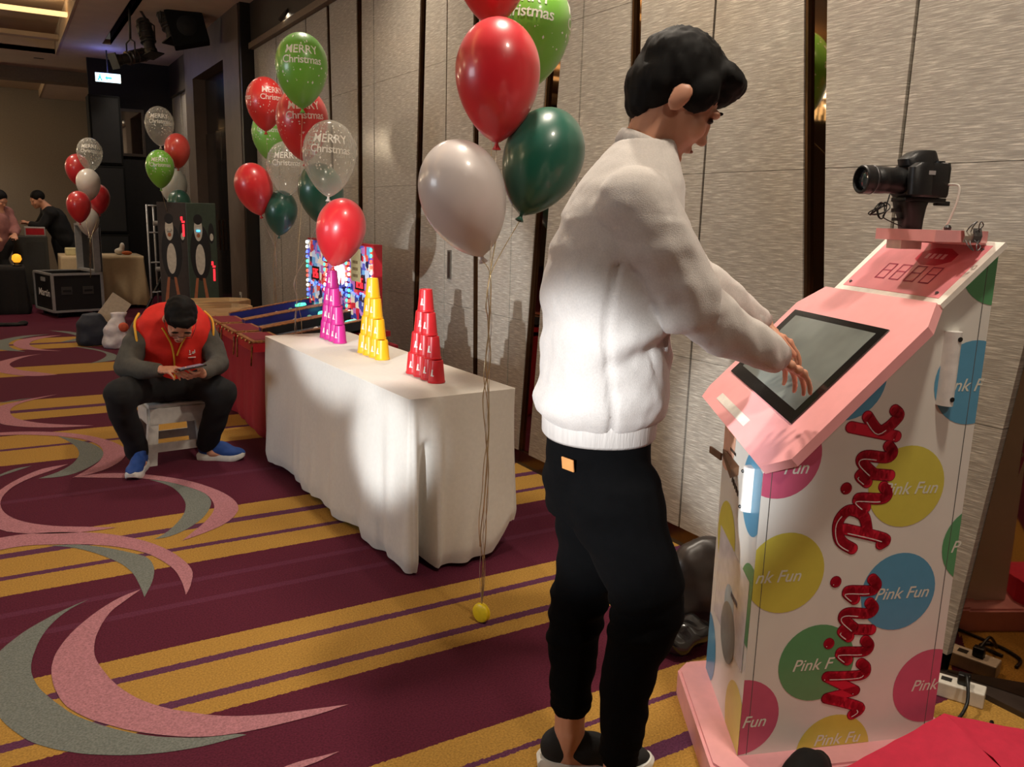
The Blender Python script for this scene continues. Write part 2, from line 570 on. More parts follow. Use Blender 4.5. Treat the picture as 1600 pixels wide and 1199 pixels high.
floor = MB().bb(-9, 2.70, -4, 22, -0.06, 0.0).build('floor', carpet_material(), kind='structure')
SWMAT = {'p': swirl_material('pink_carpet_yarn', (172, 118, 126)), 'g': swirl_material('sage_carpet_yarn', (114, 118, 112))}
SWIRLS = [
 ('p',[(0.348,3.278),(0.324,3.267),(0.299,3.256),(0.274,3.241),(0.246,3.219),(0.218,3.192),(0.190,3.162),(0.162,3.128),(0.135,3.090),(0.110,3.053),(0.089,3.016),(0.071,2.978),(0.056,2.942),(0.044,2.909),(0.035,2.877),(0.029,2.844),(0.024,2.811),(0.022,2.777),(0.022,2.742),(0.023,2.707),(0.026,2.672),(0.031,2.639),(0.036,2.607),(0.043,2.577),(0.052,2.547),(0.066,2.517),(0.082,2.486),(0.098,2.459),(0.113,2.436),(0.128,2.417),(0.145,2.397),(0.164,2.374),(0.184,2.350),(0.207,2.327),(0.231,2.304),(0.258,2.282),(0.285,2.261),(0.311,2.242),(0.337,2.226),(0.365,2.211),(0.392,2.199),(0.420,2.190),(0.449,2.182),(0.478,2.176),(0.507,2.172),(0.540,2.168),(0.580,2.165),(0.625,2.162),(0.668,2.160),(0.705,2.161),(0.741,2.164),(0.776,2.166),(0.744,2.175),(0.713,2.183),(0.678,2.193),(0.639,2.203),(0.597,2.215),(0.556,2.228),(0.515,2.244),(0.476,2.262),(0.441,2.282),(0.411,2.303),(0.384,2.325),(0.360,2.348),(0.335,2.370),(0.312,2.393),(0.291,2.417),(0.270,2.444),(0.251,2.472),(0.234,2.501),(0.220,2.530),(0.207,2.560),(0.195,2.591),(0.185,2.624),(0.175,2.659),(0.168,2.693),(0.161,2.727),(0.155,2.761),(0.151,2.794),(0.149,2.826),(0.150,2.858),(0.153,2.891),(0.158,2.925),(0.165,2.962),(0.176,3.000),(0.189,3.042),(0.206,3.086),(0.224,3.125),(0.243,3.155),(0.264,3.179),(0.285,3.204),(0.306,3.229),(0.327,3.253)]),
 ('g',[(0.167,3.276),(0.142,3.263),(0.118,3.249),(0.093,3.233),(0.069,3.216),(0.044,3.196),(0.020,3.175),(-0.004,3.153),(-0.028,3.130),(-0.051,3.103),(-0.074,3.071),(-0.097,3.036),(-0.116,3.002),(-0.131,2.972),(-0.142,2.944),(-0.150,2.910),(-0.155,2.867),(-0.157,2.820),(-0.154,2.767),(-0.145,2.704),(-0.131,2.635),(-0.116,2.576),(-0.102,2.533),(-0.088,2.499),(-0.074,2.469),(-0.062,2.444),(-0.051,2.423),(-0.038,2.403),(-0.023,2.383),(-0.006,2.363),(0.013,2.342),(0.036,2.320),(0.061,2.298),(0.089,2.276),(0.122,2.255),(0.157,2.234),(0.193,2.216),(0.229,2.201),(0.266,2.188),(0.300,2.179),(0.330,2.172),(0.357,2.168),(0.385,2.165),(0.415,2.164),(0.445,2.163),(0.475,2.162),(0.469,2.168),(0.462,2.173),(0.449,2.180),(0.426,2.187),(0.396,2.196),(0.364,2.208),(0.329,2.227),(0.291,2.250),(0.257,2.273),(0.229,2.296),(0.204,2.319),(0.180,2.344),(0.156,2.371),(0.133,2.399),(0.113,2.426),(0.096,2.449),(0.081,2.471),(0.066,2.495),(0.052,2.524),(0.039,2.556),(0.025,2.588),(0.012,2.621),(-0.001,2.656),(-0.012,2.689),(-0.020,2.722),(-0.026,2.755),(-0.030,2.785),(-0.032,2.811),(-0.032,2.835),(-0.031,2.861),(-0.028,2.889),(-0.024,2.918),(-0.018,2.949),(-0.011,2.984),(-0.002,3.020),(0.008,3.054),(0.019,3.085),(0.032,3.114),(0.046,3.142),(0.062,3.170),(0.080,3.196),(0.100,3.220),(0.121,3.240),(0.144,3.258)]),
 ('p',[(-0.278,4.018),(-0.245,4.040),(-0.212,4.062),(-0.183,4.080),(-0.161,4.091),(-0.142,4.099),(-0.116,4.103),(-0.080,4.105),(-0.036,4.104),(0.012,4.096),(0.065,4.079),(0.123,4.055),(0.177,4.027),(0.225,3.998),(0.270,3.965),(0.313,3.927),(0.356,3.882),(0.396,3.831),(0.432,3.778),(0.462,3.723),(0.487,3.667),(0.508,3.613),(0.524,3.560),(0.536,3.508),(0.545,3.461),(0.550,3.420),(0.552,3.384),(0.550,3.346),(0.542,3.303),(0.530,3.260),(0.519,3.222),(0.509,3.194),(0.499,3.171),(0.489,3.149),(0.492,3.183),(0.494,3.218),(0.496,3.256),(0.496,3.302),(0.495,3.353),(0.491,3.401),(0.483,3.446),(0.472,3.489),(0.459,3.531),(0.445,3.572),(0.428,3.612),(0.406,3.651),(0.379,3.692),(0.347,3.732),(0.314,3.768),(0.283,3.797),(0.251,3.822),(0.216,3.846),(0.176,3.869),(0.133,3.891),(0.091,3.911),(0.053,3.928),(0.017,3.943),(-0.017,3.952),(-0.052,3.956),(-0.085,3.954),(-0.116,3.948),(-0.144,3.933),(-0.170,3.913),(-0.196,3.910),(-0.223,3.935),(-0.250,3.977)]),
 ('g',[(0.061,3.912),(0.099,3.899),(0.137,3.886),(0.175,3.868),(0.211,3.840),(0.246,3.807),(0.280,3.772),(0.313,3.733),(0.345,3.692),(0.372,3.656),(0.391,3.629),(0.405,3.607),(0.414,3.581),(0.421,3.545),(0.423,3.504),(0.422,3.462),(0.416,3.419),(0.407,3.375),(0.396,3.332),(0.382,3.288),(0.366,3.244),(0.350,3.201),(0.350,3.236),(0.350,3.271),(0.349,3.311),(0.347,3.358),(0.344,3.409),(0.339,3.456),(0.331,3.496),(0.322,3.533),(0.310,3.570),(0.294,3.610),(0.274,3.651),(0.255,3.690),(0.235,3.725),(0.215,3.758),(0.195,3.788),(0.174,3.815),(0.153,3.840),(0.131,3.862),(0.108,3.880),(0.085,3.896)]),
 ('p',[(0.215,5.171),(0.172,5.163),(0.128,5.154),(0.086,5.135),(0.046,5.099),(0.007,5.051),(-0.028,5.000),(-0.061,4.945),(-0.091,4.887),(-0.116,4.827),(-0.139,4.767),(-0.158,4.704),(-0.170,4.637),(-0.172,4.560),(-0.167,4.478),(-0.159,4.401),(-0.149,4.332),(-0.136,4.268),(-0.116,4.213),(-0.090,4.172),(-0.057,4.140),(-0.019,4.111),(0.028,4.083),(0.079,4.057),(0.129,4.036),(0.174,4.022),(0.217,4.014),(0.256,4.009),(0.287,4.007),(0.313,4.009),(0.339,4.010),(0.299,4.034),(0.259,4.057),(0.218,4.081),(0.176,4.105),(0.133,4.129),(0.092,4.157),(0.054,4.190),(0.017,4.227),(-0.015,4.266),(-0.042,4.307),(-0.064,4.349),(-0.082,4.394),(-0.096,4.441),(-0.106,4.490),(-0.112,4.540),(-0.115,4.590),(-0.113,4.641),(-0.107,4.694),(-0.096,4.748),(-0.080,4.803),(-0.060,4.856),(-0.033,4.904),(-0.002,4.950),(0.031,4.991),(0.066,5.027),(0.103,5.059),(0.136,5.089),(0.165,5.117),(0.190,5.144)]),
 ('p',[(0.219,4.899),(0.268,4.903),(0.316,4.907),(0.365,4.903),(0.413,4.887),(0.460,4.863),(0.507,4.833),(0.553,4.798),(0.598,4.757),(0.643,4.711),(0.686,4.661),(0.729,4.606),(0.768,4.546),(0.802,4.480),(0.833,4.409),(0.858,4.343),(0.876,4.283),(0.888,4.227),(0.896,4.174),(0.899,4.124),(0.898,4.078),(0.892,4.034),(0.882,3.994),(0.866,3.958),(0.848,3.923),(0.828,3.890),(0.805,3.860),(0.779,3.832),(0.748,3.807),(0.714,3.784),(0.679,3.763),(0.645,3.745),(0.609,3.728),(0.574,3.712),(0.591,3.736),(0.609,3.761),(0.629,3.789),(0.653,3.823),(0.680,3.860),(0.706,3.900),(0.730,3.941),(0.753,3.985),(0.771,4.028),(0.784,4.068),(0.792,4.108),(0.797,4.152),(0.799,4.206),(0.797,4.264),(0.789,4.320),(0.774,4.370),(0.754,4.417),(0.731,4.464),(0.706,4.512),(0.679,4.560),(0.648,4.605),(0.614,4.647),(0.578,4.686),(0.536,4.722),(0.487,4.754),(0.432,4.783),(0.377,4.812),(0.324,4.841),(0.272,4.870)]),
 ('g',[(0.574,4.683),(0.611,4.646),(0.649,4.609),(0.685,4.567),(0.718,4.517),(0.750,4.461),(0.773,4.404),(0.788,4.343),(0.795,4.281),(0.796,4.224),(0.792,4.178),(0.783,4.137),(0.770,4.096),(0.753,4.051),(0.732,4.005),(0.709,3.962),(0.681,3.921),(0.651,3.884),(0.622,3.852),(0.593,3.826),(0.565,3.806),(0.538,3.792),(0.515,3.786),(0.492,3.785),(0.470,3.785),(0.493,3.808),(0.517,3.832),(0.541,3.863),(0.568,3.906),(0.596,3.956),(0.620,4.006),(0.639,4.054),(0.654,4.102),(0.665,4.149),(0.673,4.193),(0.677,4.236),(0.678,4.283),(0.677,4.340),(0.673,4.402),(0.666,4.457),(0.658,4.500),(0.646,4.537),(0.632,4.572),(0.614,4.610),(0.594,4.646)]),
 ('p',[(-0.289,6.093),(-0.231,6.097),(-0.174,6.101),(-0.116,6.099),(-0.058,6.088),(0.001,6.070),(0.060,6.046),(0.121,6.014),(0.181,5.976),(0.237,5.933),(0.286,5.887),(0.331,5.836),(0.373,5.781),(0.412,5.720),(0.447,5.655),(0.477,5.590),(0.500,5.526),(0.518,5.461),(0.529,5.404),(0.534,5.357),(0.534,5.317),(0.528,5.275),(0.519,5.226),(0.505,5.174),(0.486,5.124),(0.459,5.074),(0.427,5.025),(0.394,4.985),(0.364,4.957),(0.333,4.937),(0.303,4.920),(0.274,4.908),(0.246,4.899),(0.218,4.891),(0.241,4.923),(0.264,4.956),(0.288,4.993),(0.314,5.036),(0.341,5.084),(0.365,5.136),(0.383,5.191),(0.398,5.249),(0.408,5.308),(0.413,5.368),(0.413,5.429),(0.408,5.488),(0.397,5.543),(0.381,5.596),(0.362,5.645),(0.340,5.688),(0.316,5.727),(0.287,5.765),(0.254,5.802),(0.217,5.839),(0.174,5.875),(0.118,5.915),(0.056,5.954),(-0.000,5.986),(-0.041,6.002),(-0.076,6.011),(-0.116,6.023),(-0.170,6.044),(-0.229,6.068)]),
 ('g',[(0.197,5.864),(0.234,5.809),(0.272,5.755),(0.306,5.699),(0.337,5.642),(0.366,5.584),(0.387,5.524),(0.402,5.461),(0.410,5.395),(0.411,5.332),(0.403,5.272),(0.388,5.214),(0.367,5.158),(0.337,5.102),(0.302,5.047),(0.267,5.003),(0.235,4.973),(0.204,4.954),(0.170,4.943),(0.134,4.942),(0.097,4.949),(0.060,4.956),(0.092,4.981),(0.124,5.005),(0.155,5.036),(0.184,5.077),(0.213,5.124),(0.237,5.175),(0.256,5.229),(0.271,5.286),(0.281,5.344),(0.286,5.403),(0.286,5.462),(0.282,5.521),(0.274,5.581),(0.261,5.641),(0.247,5.699),(0.231,5.755),(0.214,5.810)]),
 ('p',[(0.265,7.201),(0.205,7.172),(0.145,7.143),(0.090,7.112),(0.043,7.078),(0.001,7.042),(-0.036,7.009),(-0.067,6.984),(-0.092,6.961),(-0.116,6.931),(-0.142,6.888),(-0.166,6.838),(-0.181,6.776),(-0.183,6.698),(-0.176,6.609),(-0.166,6.529),(-0.152,6.464),(-0.135,6.409),(-0.116,6.362),(-0.099,6.327),(-0.081,6.300),(-0.056,6.271),(-0.023,6.236),(0.017,6.200),(0.064,6.165),(0.120,6.134),(0.183,6.104),(0.245,6.081),(0.304,6.067),(0.362,6.058),(0.420,6.050),(0.339,6.101),(0.259,6.152),(0.189,6.202),(0.136,6.248),(0.093,6.293),(0.056,6.341),(0.022,6.391),(-0.007,6.444),(-0.029,6.499),(-0.043,6.559),(-0.052,6.622),(-0.055,6.684),(-0.055,6.743),(-0.050,6.801),(-0.037,6.858),(-0.019,6.909),(0.006,6.958),(0.046,7.012),(0.109,7.072),(0.187,7.137)]),
 ('g',[(0.105,7.138),(0.058,7.129),(0.012,7.120),(-0.035,7.103),(-0.084,7.070),(-0.133,7.029),(-0.169,6.992),(-0.186,6.968),(-0.191,6.948),(-0.195,6.929),(-0.170,6.964),(-0.145,7.000),(-0.116,7.030),(-0.082,7.048),(-0.045,7.061),(-0.008,7.075),(0.030,7.095),(0.067,7.117)]),
 ('g',[(0.037,5.226),(0.010,5.220),(-0.017,5.214),(-0.046,5.199),(-0.077,5.169),(-0.109,5.130),(-0.136,5.094),(-0.153,5.065),(-0.163,5.038),(-0.174,5.011),(-0.156,5.035),(-0.137,5.060),(-0.116,5.084),(-0.091,5.110),(-0.063,5.135),(-0.036,5.160),(-0.011,5.182),(0.013,5.204)]),
 ('p',[(0.242,9.267),(0.179,9.240),(0.117,9.214),(0.059,9.178),(0.007,9.127),(-0.040,9.067),(-0.082,9.003),(-0.124,8.943),(-0.161,8.880),(-0.183,8.800),(-0.185,8.689),(-0.171,8.560),(-0.148,8.444),(-0.114,8.350),(-0.070,8.268),(-0.023,8.198),(0.026,8.139),(0.078,8.091),(0.133,8.059),(0.190,8.049),(0.249,8.053),(0.309,8.058),(0.257,8.128),(0.204,8.197),(0.155,8.263),(0.109,8.315),(0.066,8.363),(0.029,8.426),(-0.003,8.516),(-0.029,8.621),(-0.042,8.719),(-0.038,8.799),(-0.021,8.872),(0.003,8.944),(0.034,9.019),(0.072,9.094),(0.112,9.157),(0.153,9.201),(0.197,9.234)]),
 ('g',[(0.527,9.661),(0.584,9.603),(0.641,9.546),(0.691,9.477),(0.734,9.385),(0.771,9.282),(0.802,9.185),(0.830,9.104),(0.852,9.029),(0.865,8.951),(0.868,8.860),(0.862,8.766),(0.847,8.692),(0.821,8.649),(0.786,8.626),(0.746,8.605),(0.699,8.582),(0.648,8.562),(0.596,8.542),(0.632,8.595),(0.668,8.648),(0.701,8.712),(0.734,8.796),(0.765,8.891),(0.783,8.983),(0.783,9.069),(0.770,9.153),(0.749,9.235),(0.715,9.316),(0.673,9.396),(0.632,9.470),(0.596,9.537),(0.562,9.599)]),
 ('p',[(0.479,10.555),(0.400,10.542),(0.321,10.528),(0.247,10.500),(0.176,10.452),(0.111,10.389),(0.060,10.315),(0.027,10.223),(0.008,10.119),(0.001,10.016),(0.007,9.915),(0.024,9.815),(0.050,9.725),(0.083,9.652),(0.123,9.589),(0.177,9.531),(0.247,9.477),(0.331,9.429),(0.414,9.380),(0.351,9.443),(0.287,9.506),(0.234,9.580),(0.195,9.675),(0.165,9.780),(0.149,9.883),(0.146,9.978),(0.156,10.070),(0.175,10.157),(0.206,10.236),(0.246,10.310),(0.293,10.379),(0.350,10.441),(0.415,10.498)]),
 ('g',[(0.357,10.672),(0.273,10.669),(0.188,10.666),(0.106,10.639),(0.026,10.570),(-0.051,10.476),(-0.116,10.381),(-0.171,10.295),(-0.213,10.208),(-0.230,10.105),(-0.213,9.969),(-0.170,9.818),(-0.116,9.688),(-0.052,9.598),(0.025,9.530),(0.101,9.461),(0.063,9.544),(0.024,9.628),(-0.006,9.718),(-0.026,9.819),(-0.039,9.927),(-0.040,10.032),(-0.031,10.135),(-0.011,10.236),(0.021,10.329),(0.068,10.414),(0.127,10.492),(0.187,10.557),(0.243,10.603),(0.300,10.638)]),
 ('g',[(0.372,11.003),(0.444,10.945),(0.517,10.888),(0.580,10.813),(0.635,10.710),(0.681,10.590),(0.709,10.471),(0.712,10.351),(0.697,10.231),(0.672,10.136),(0.638,10.075),(0.594,10.039),(0.550,10.015),(0.510,10.006),(0.469,10.009),(0.429,10.012),(0.475,10.067),(0.521,10.121),(0.561,10.177),(0.596,10.231),(0.625,10.285),(0.636,10.356),(0.623,10.451),(0.591,10.563),(0.550,10.675),(0.497,10.783),(0.435,10.893)]),
 ('g',[(-0.045,14.060),(-0.069,13.983),(-0.093,13.906),(-0.116,13.817),(-0.144,13.707),(-0.172,13.584),(-0.184,13.459),(-0.174,13.328),(-0.149,13.195),(-0.116,13.079),(-0.077,12.996),(-0.031,12.931),(0.015,12.865),(-0.008,12.947),(-0.030,13.028),(-0.050,13.117),(-0.069,13.215),(-0.086,13.320),(-0.094,13.431),(-0.087,13.554),(-0.071,13.683),(-0.058,13.799),(-0.052,13.894),(-0.049,13.977)]),
 ('p',[(0.261,13.770),(0.228,13.765),(0.195,13.760),(0.165,13.733),(0.135,13.672),(0.107,13.590),(0.090,13.499),(0.085,13.399),(0.091,13.291),(0.108,13.187),(0.143,13.092),(0.190,13.000),(0.238,12.909),(0.216,13.019),(0.194,13.129),(0.177,13.225),(0.166,13.298),(0.159,13.356),(0.158,13.416),(0.166,13.485),(0.181,13.555),(0.198,13.619),(0.217,13.673),(0.239,13.721)]),
 ('p',[(0.677,1.966),(0.663,1.967),(0.648,1.968),(0.631,1.969),(0.609,1.972),(0.584,1.975),(0.559,1.976),(0.535,1.974),(0.510,1.970),(0.485,1.965),(0.503,1.960),(0.520,1.954),(0.540,1.951),(0.563,1.949),(0.589,1.950),(0.613,1.952),(0.635,1.956),(0.656,1.961)]),
]

for _k, (_c, _pts) in enumerate(SWIRLS):
    _me = bpy.data.meshes.new('carpet_swirl')
    _z = 0.0022 if _c == 'p' else 0.0014
    _me.from_pydata([(p[0], p[1], _z) for p in _pts], [], [list(range(len(_pts)))])
    _bm = bmesh.new()
    _bm.from_mesh(_me)
    bmesh.ops.triangulate(_bm, faces=_bm.faces)
    bmesh.ops.recalc_face_normals(_bm, faces=_bm.faces)
    for _f in _bm.faces:
        if _f.normal.z < 0:
            _f.normal_flip()
    _bm.to_mesh(_me)
    _bm.free()
    link('carpet_swirl', _me, SWMAT[_c], floor)

# ---- panelled wall on the right
def weave_material():
    m = bpy.data.materials.new('woven_wall_panel')
    m.use_nodes = True
    nt = m.node_tree
    b = nt.nodes['Principled BSDF']
    tc = nt.nodes.new('ShaderNodeTexCoord')
    mp = nt.nodes.new('ShaderNodeMapping')
    mp.inputs['Scale'].default_value = (1, 8, 160)
    nt.links.new(tc.outputs['Object'], mp.inputs[0])
    n1 = nt.nodes.new('ShaderNodeTexNoise')
    n1.inputs['Scale'].default_value = 1.6
    n1.inputs['Detail'].default_value = 5
    n1.inputs['Roughness'].default_value = 0.62
    n1.inputs['Distortion'].default_value = 0.3
    nt.links.new(mp.outputs[0], n1.inputs['Vector'])
    rp = nt.nodes.new('ShaderNodeValToRGB')
    e = rp.color_ramp.elements
    e[0].position = 0.28
    e[0].color = (*lin((130, 123, 113)), 1)
    e[1].position = 0.52
    e[1].color = (*lin((158, 150, 138)), 1)
    k = e.new(0.70)
    k.color = (*lin((206, 198, 184)), 1)
    nt.links.new(n1.outputs['Fac'], rp.inputs[0])
    nt.links.new(rp.outputs[0], b.inputs['Base Color'])
    b.inputs['Roughness'].default_value = 0.42
    b.inputs['Specular IOR Level'].default_value = 0.5
    b.inputs['Coat Weight'].default_value = 0.16
    b.inputs['Coat Roughness'].default_value = 0.13
    bp = nt.nodes.new('ShaderNodeBump')
    bp.inputs['Strength'].default_value = 0.35
    bp.inputs['Distance'].default_value = 0.003
    nt.links.new(n1.outputs['Fac'], bp.inputs['Height'])
    nt.links.new(bp.outputs[0], b.inputs['Normal'])
    return m


WEAVE = weave_material()
DARKWOOD = M('dark_wood', (52, 42, 36), 0.42, var=0.2, scale=14, stretch=(1, 1, 8))
BLACKGAP = M('black_joint', (16, 13, 11), 0.6)
MIRROR = M('bronze_mirror', (150, 128, 108), 0.03, 1.0, var=0.02, scale=3)
BRONZE = M('bronze_trim', (96, 72, 50), 0.28, 0.9, var=0.08)
wall_right = MB().bb(2.66, 2.76, -4, 22, 0, 3.65).build('wall_right', BLACKGAP, kind='structure')
ZR = [0.087, 0.863, 1.648, 2.418, 3.17]


def yat(l, z):                                   # y of a slanted joint at height z
    return l[0] + (l[1] - l[0]) * (3.17 - z) / 3.083


# each panel: joint on the near side, joint on the far side, given at the top and at the bottom
V = lambda y: (y, y)
PANELS = [(V(-3.4), V(-2.6)), (V(-2.59), (-1.4, -1.5)), ((-1.28, -1.38), V(-0.6)), (V(-0.592), (-0.02, 0.14)), ((0.10, 0.26), V(0.40)), (V(0.408), (0.86, 1.13)),
          ((1.094, 1.375), V(1.750)), (V(1.758), (2.21, 1.88)), ((2.31, 1.964), V(2.652)), (V(2.659), (3.165, 3.01)), ((3.235, 3.08), V(3.564)),
          (V(3.571), (3.677, 3.94)), ((3.812, 4.058), V(4.197)), (V(4.204), (4.658, 4.565)), ((4.724, 4.63), V(5.057)), (V(5.066), (5.36, 5.505)),
          ((5.449, 5.597), V(6.293)), (V(6.306), (6.546, 6.575)), ((6.655, 6.67), (7.307, 7.175)), ((7.371, 7.24), V(7.935)), (V(7.96), V(8.92)),
          (V(8.945), V(9.80)), (V(13.07), V(13.55)), (V(13.62), V(14.15)), (V(14.30), V(15.1)), (V(15.15), V(16.2)), (V(16.3), V(18.0)), (V(18.1), V(20.9))]
for a, c in PANELS:
    for z0, z1 in zip(ZR[:-1], ZR[1:]):
        z0, z1 = z0 + 0.0010, z1 - 0.0010
        poly = [(yat(a, z0) + .0025, z0), (yat(c, z0) - .0025, z0), (yat(c, z1) - .0025, z1), (yat(a, z1) + .0025, z1)]
        vs = [(WX, y, z) for y, z in poly] + [(WX + 0.045, y, z) for y, z in poly]
        MB().add(vs, [(0, 1, 2, 3), (7, 6, 5, 4), (0, 4, 5, 1), (1, 5, 6, 2), (2, 6, 7, 3), (3, 7, 4, 0)]).build('wall_panel', WEAVE, wall_right)
for (a0, a1), (b0, b1) in [((2.21, 1.88), (2.31, 1.964)), ((3.165, 3.01), (3.235, 3.08)), ((3.677, 3.94), (3.812, 4.058)),
                           ((4.658, 4.565), (4.724, 4.63)), ((5.36, 5.505), (5.449, 5.597)), ((6.546, 6.575), (6.655, 6.67)), ((7.307, 7.175), (7.371, 7.24)),
                           ((-0.02, 0.14), (0.10, 0.26)), ((-1.4, -1.5), (-1.28, -1.38))]:
    y0, y1 = yat((a0, a1), 0.02), yat((b0, b1), 0.02)
    MB().add([(2.548, y0, .02), (2.548, y1, .02), (2.548, b0, 3.17), (2.548, a0, 3.17),
              (2.572, y0, .02), (2.572, y1, .02), (2.572, b0, 3.17), (2.572, a0, 3.17)],
             [(0, 1, 2, 3), (7, 6, 5, 4), (0, 4, 5, 1), (1, 5, 6, 2), (2, 6, 7, 3), (3, 7, 4, 0)]).build('mirror_strip', MIRROR, wall_right)
    # slim bronze edge on the far side of the strip
    MB().add([(2.53, y1 - .012, .02), (2.53, y1, .02), (2.53, b0, 3.17), (2.53, b0 - .012, 3.17),
              (2.572, y1 - .012, .02), (2.572, y1, .02), (2.572, b0, 3.17), (2.572, b0 - .012, 3.17)],
             [(0, 1, 2, 3), (7, 6, 5, 4), (0, 4, 5, 1), (1, 5, 6, 2), (2, 6, 7, 3), (3, 7, 4, 0)]).build('strip_edge', BRONZE, wall_right)
# the widest strip stands a little ajar, turned toward the near end of the hall
_h0, _h1 = (1.094, 1.375), (0.86, 1.13)
_o = 0.085
MB().add([(2.550, yat(_h0, .02), .02), (2.550 + _o, yat(_h1, .02), .02), (2.550 + _o, _h1[0], 3.17), (2.550, _h0[0], 3.17),
          (2.562, yat(_h0, .02), .02), (2.562 + _o, yat(_h1, .02), .02), (2.562 + _o, _h1[0], 3.17), (2.562, _h0[0], 3.17)],
         [(0, 1, 2, 3), (7, 6, 5, 4), (0, 4, 5, 1), (1, 5, 6, 2), (2, 6, 7, 3), (3, 7, 4, 0)]).build('mirror_strip', MIRROR, wall_right)
MB().bb(2.532, 2.66, -4, 9.82, 0.0, 0.018).build('trim_7', DARKWOOD, kind='structure')
MB().bb(2.532, 2.575, 1.40, 9.82, 0.018, 0.085).build('baseboard_right', BRONZE, kind='structure')
MB().bb(2.47, 2.665, -4, 9.82, 3.172, 3.235, 0.004).build('trim_1', M('taupe_ledge', (112, 94, 76), 0.5), kind='structure')
MB().bb(2.50, 2.665, -4, 9.82, 3.235, 3.66).build('trim_2', M('dark_header', (46, 38, 32), 0.45), kind='structure')
MB().bb(2.47, 2.665, 13.06, 21, 3.172, 3.66).build('trim_3', M('dark_header', (46, 38, 32), 0.45), kind='structure')

# ---- projecting door surround and doors
sur = empty('trim_4', (2.38, 9.82, 0), kind='structure')
SURM = M('door_surround_wood', (92, 78, 68), 0.5, var=0.12, scale=6)
def part(name, mat, parent, x0, x1, y0, y1, z0, z1, bev=0.0, ox=0, oy=0, oz=0, **kw):
    return MB().bb(x0 - ox, x1 - ox, y0 - oy, y1 - oy, z0 - oz, z1 - oz, bev).build(name, mat, parent, **kw)
part('jamb', SURM, sur, 2.38, 2.66, 9.90, 10.66, 0, 3.65, ox=2.38, oy=9.82)
part('jamb', SURM, sur, 2.38, 2.66, 12.5, 13.05, 0, 3.65, ox=2.38, oy=9.82)
part('lintel', SURM, sur, 2.38, 2.66, 10.66, 12.5, 3.17, 3.65, ox=2.38, oy=9.82)
part('reveal', M('black_reveal', (20, 17, 15), 0.4), sur, 2.39, 2.66, 9.82, 9.90, 0, 3.65, ox=2.38, oy=9.82)
DOORM = M('dark_glossy_door', (24, 20, 18), 0.16, coat=0.4)
for k, (y0, y1) in enumerate(((10.67, 11.57), (11.58, 12.49))):
    d = part('door_%d' % (k + 1), DOORM, None, 2.52, 2.57, y0, y1, 0.01, 2.45, 0.004, kind='structure')
    part('door_handle', BRONZE, d, 2.47, 2.49, (y1 - .12) if k == 0 else y0 + .09, (y1 - .09) if k == 0 else y0 + .12, 0.9, 1.3)
part('trim_5', DOORM, None, 2.54, 2.575, 10.67, 12.49, 2.46, 3.16, kind='structure')
sock = MB().bb(2.372, 2.381, 10.15, 10.235, 0.36, 0.475, 0.003).build('wall_socket', M('white_plastic', (214, 208, 196), 0.4),
        label='small white wall socket low on the dark door surround', cat='socket')
MB().bb(2.369, 2.373, 10.175, 10.21, 0.395, 0.44).build('insert', M('dark_plastic', (40, 38, 36), 0.4), sock)

# ---- far end
MB().bb(-9, 2.6, 21.1, 21.3, 0, 3.9).build('wall_back', M('grey_fabric_wall', (136, 124, 108), 0.85, var=0.06, scale=40), kind='structure')
MB().bb(-9, 2.6, 16.6, 17.0, 3.46, 3.95).build('trim_6', M('taupe_beam', (112, 98, 86), 0.7), kind='structure')
MB().bb(-9.2, -9, -4, 21.3, 0, 3.9).build('wall_left', M('brown_side_wall', (92, 72, 56), 0.7), kind='structure')
MB().bb(-9, 2.6, -4.2, -4, 0, 3.9).build('wall_front', M('brown_side_wall', (92, 72, 56), 0.7), kind='structure')
BLK = M('black_cloth', (20, 17, 16), 0.9, var=0.2)
MB().bb(1.30, 2.50, 14.85, 14.95, 0, 3.655).build('wall_partition', BLK, kind='structure')
mirr = MB().bb(1.735, 2.025, 14.83, 14.848, 2.26, 2.90).build('wall_mirror', M('dim_mirror', (196, 190, 182), 0.03, 1.0, var=.02),
        label='small framed mirror high on the black partition reflecting pale wall panels', cat='mirror')
for nm, a in (('frame', (1.70, 1.735, 2.22, 2.94)), ('frame', (2.025, 2.06, 2.22, 2.94)), ('frame', (1.735, 2.025, 2.22, 2.26)), ('frame', (1.735, 2.025, 2.90, 2.94))):
    MB().bb(a[0], a[1], 14.81, 14.849, a[2], a[3]).build(nm, DARKWOOD, mirr)

# ---- ceiling with sunken coffers
CEIL = M('taupe_ceiling_paint', (214, 198, 178), 0.8, var=0.05, scale=4)
COFF = M('coffer_paint', (200, 178, 148), 0.8, var=0.05, scale=4)
ceil = MB().bb(0.90, 1.392, -4, 16.6, 3.65, 3.72).bb(1.50, 2.70, -4, 16.6, 3.65, 3.72).bb(1.392, 1.50, -4, 6.4, 3.65, 3.72).bb(1.392, 1.50, 13.5, 16.6, 3.65, 3.72) \
    .bb(-9, 0.90, 14.88, 18.35, 3.65, 3.72).bb(-9, -5.2, -4, 14.88, 3.65, 3.72).bb(-5.2, 0.9, -4, 1.2, 3.65, 3.72) \
    .bb(0.90, 2.70, 16.6, 21.1, 3.65, 3.72).bb(-9, -5.2, 18.35, 21.1, 3.65, 3.72).build('ceiling', CEIL, kind='structure')
MB().bb(-5.2, 0.92, 1.2, 14.88, 3.92, 3.96).build('coffer_bed', COFF, ceil)
MB().bb(-5.2, 0.92, 18.35, 21.1, 3.80, 3.84).build('coffer_bed', COFF, ceil)
MB().bb(0.885, 0.90, 1.2, 14.88, 3.645, 3.92).build('coffer_side', COFF, ceil)
MB().bb(-5.2, 0.9, 14.88, 14.90, 3.645, 3.92).build('coffer_side', COFF, ceil)
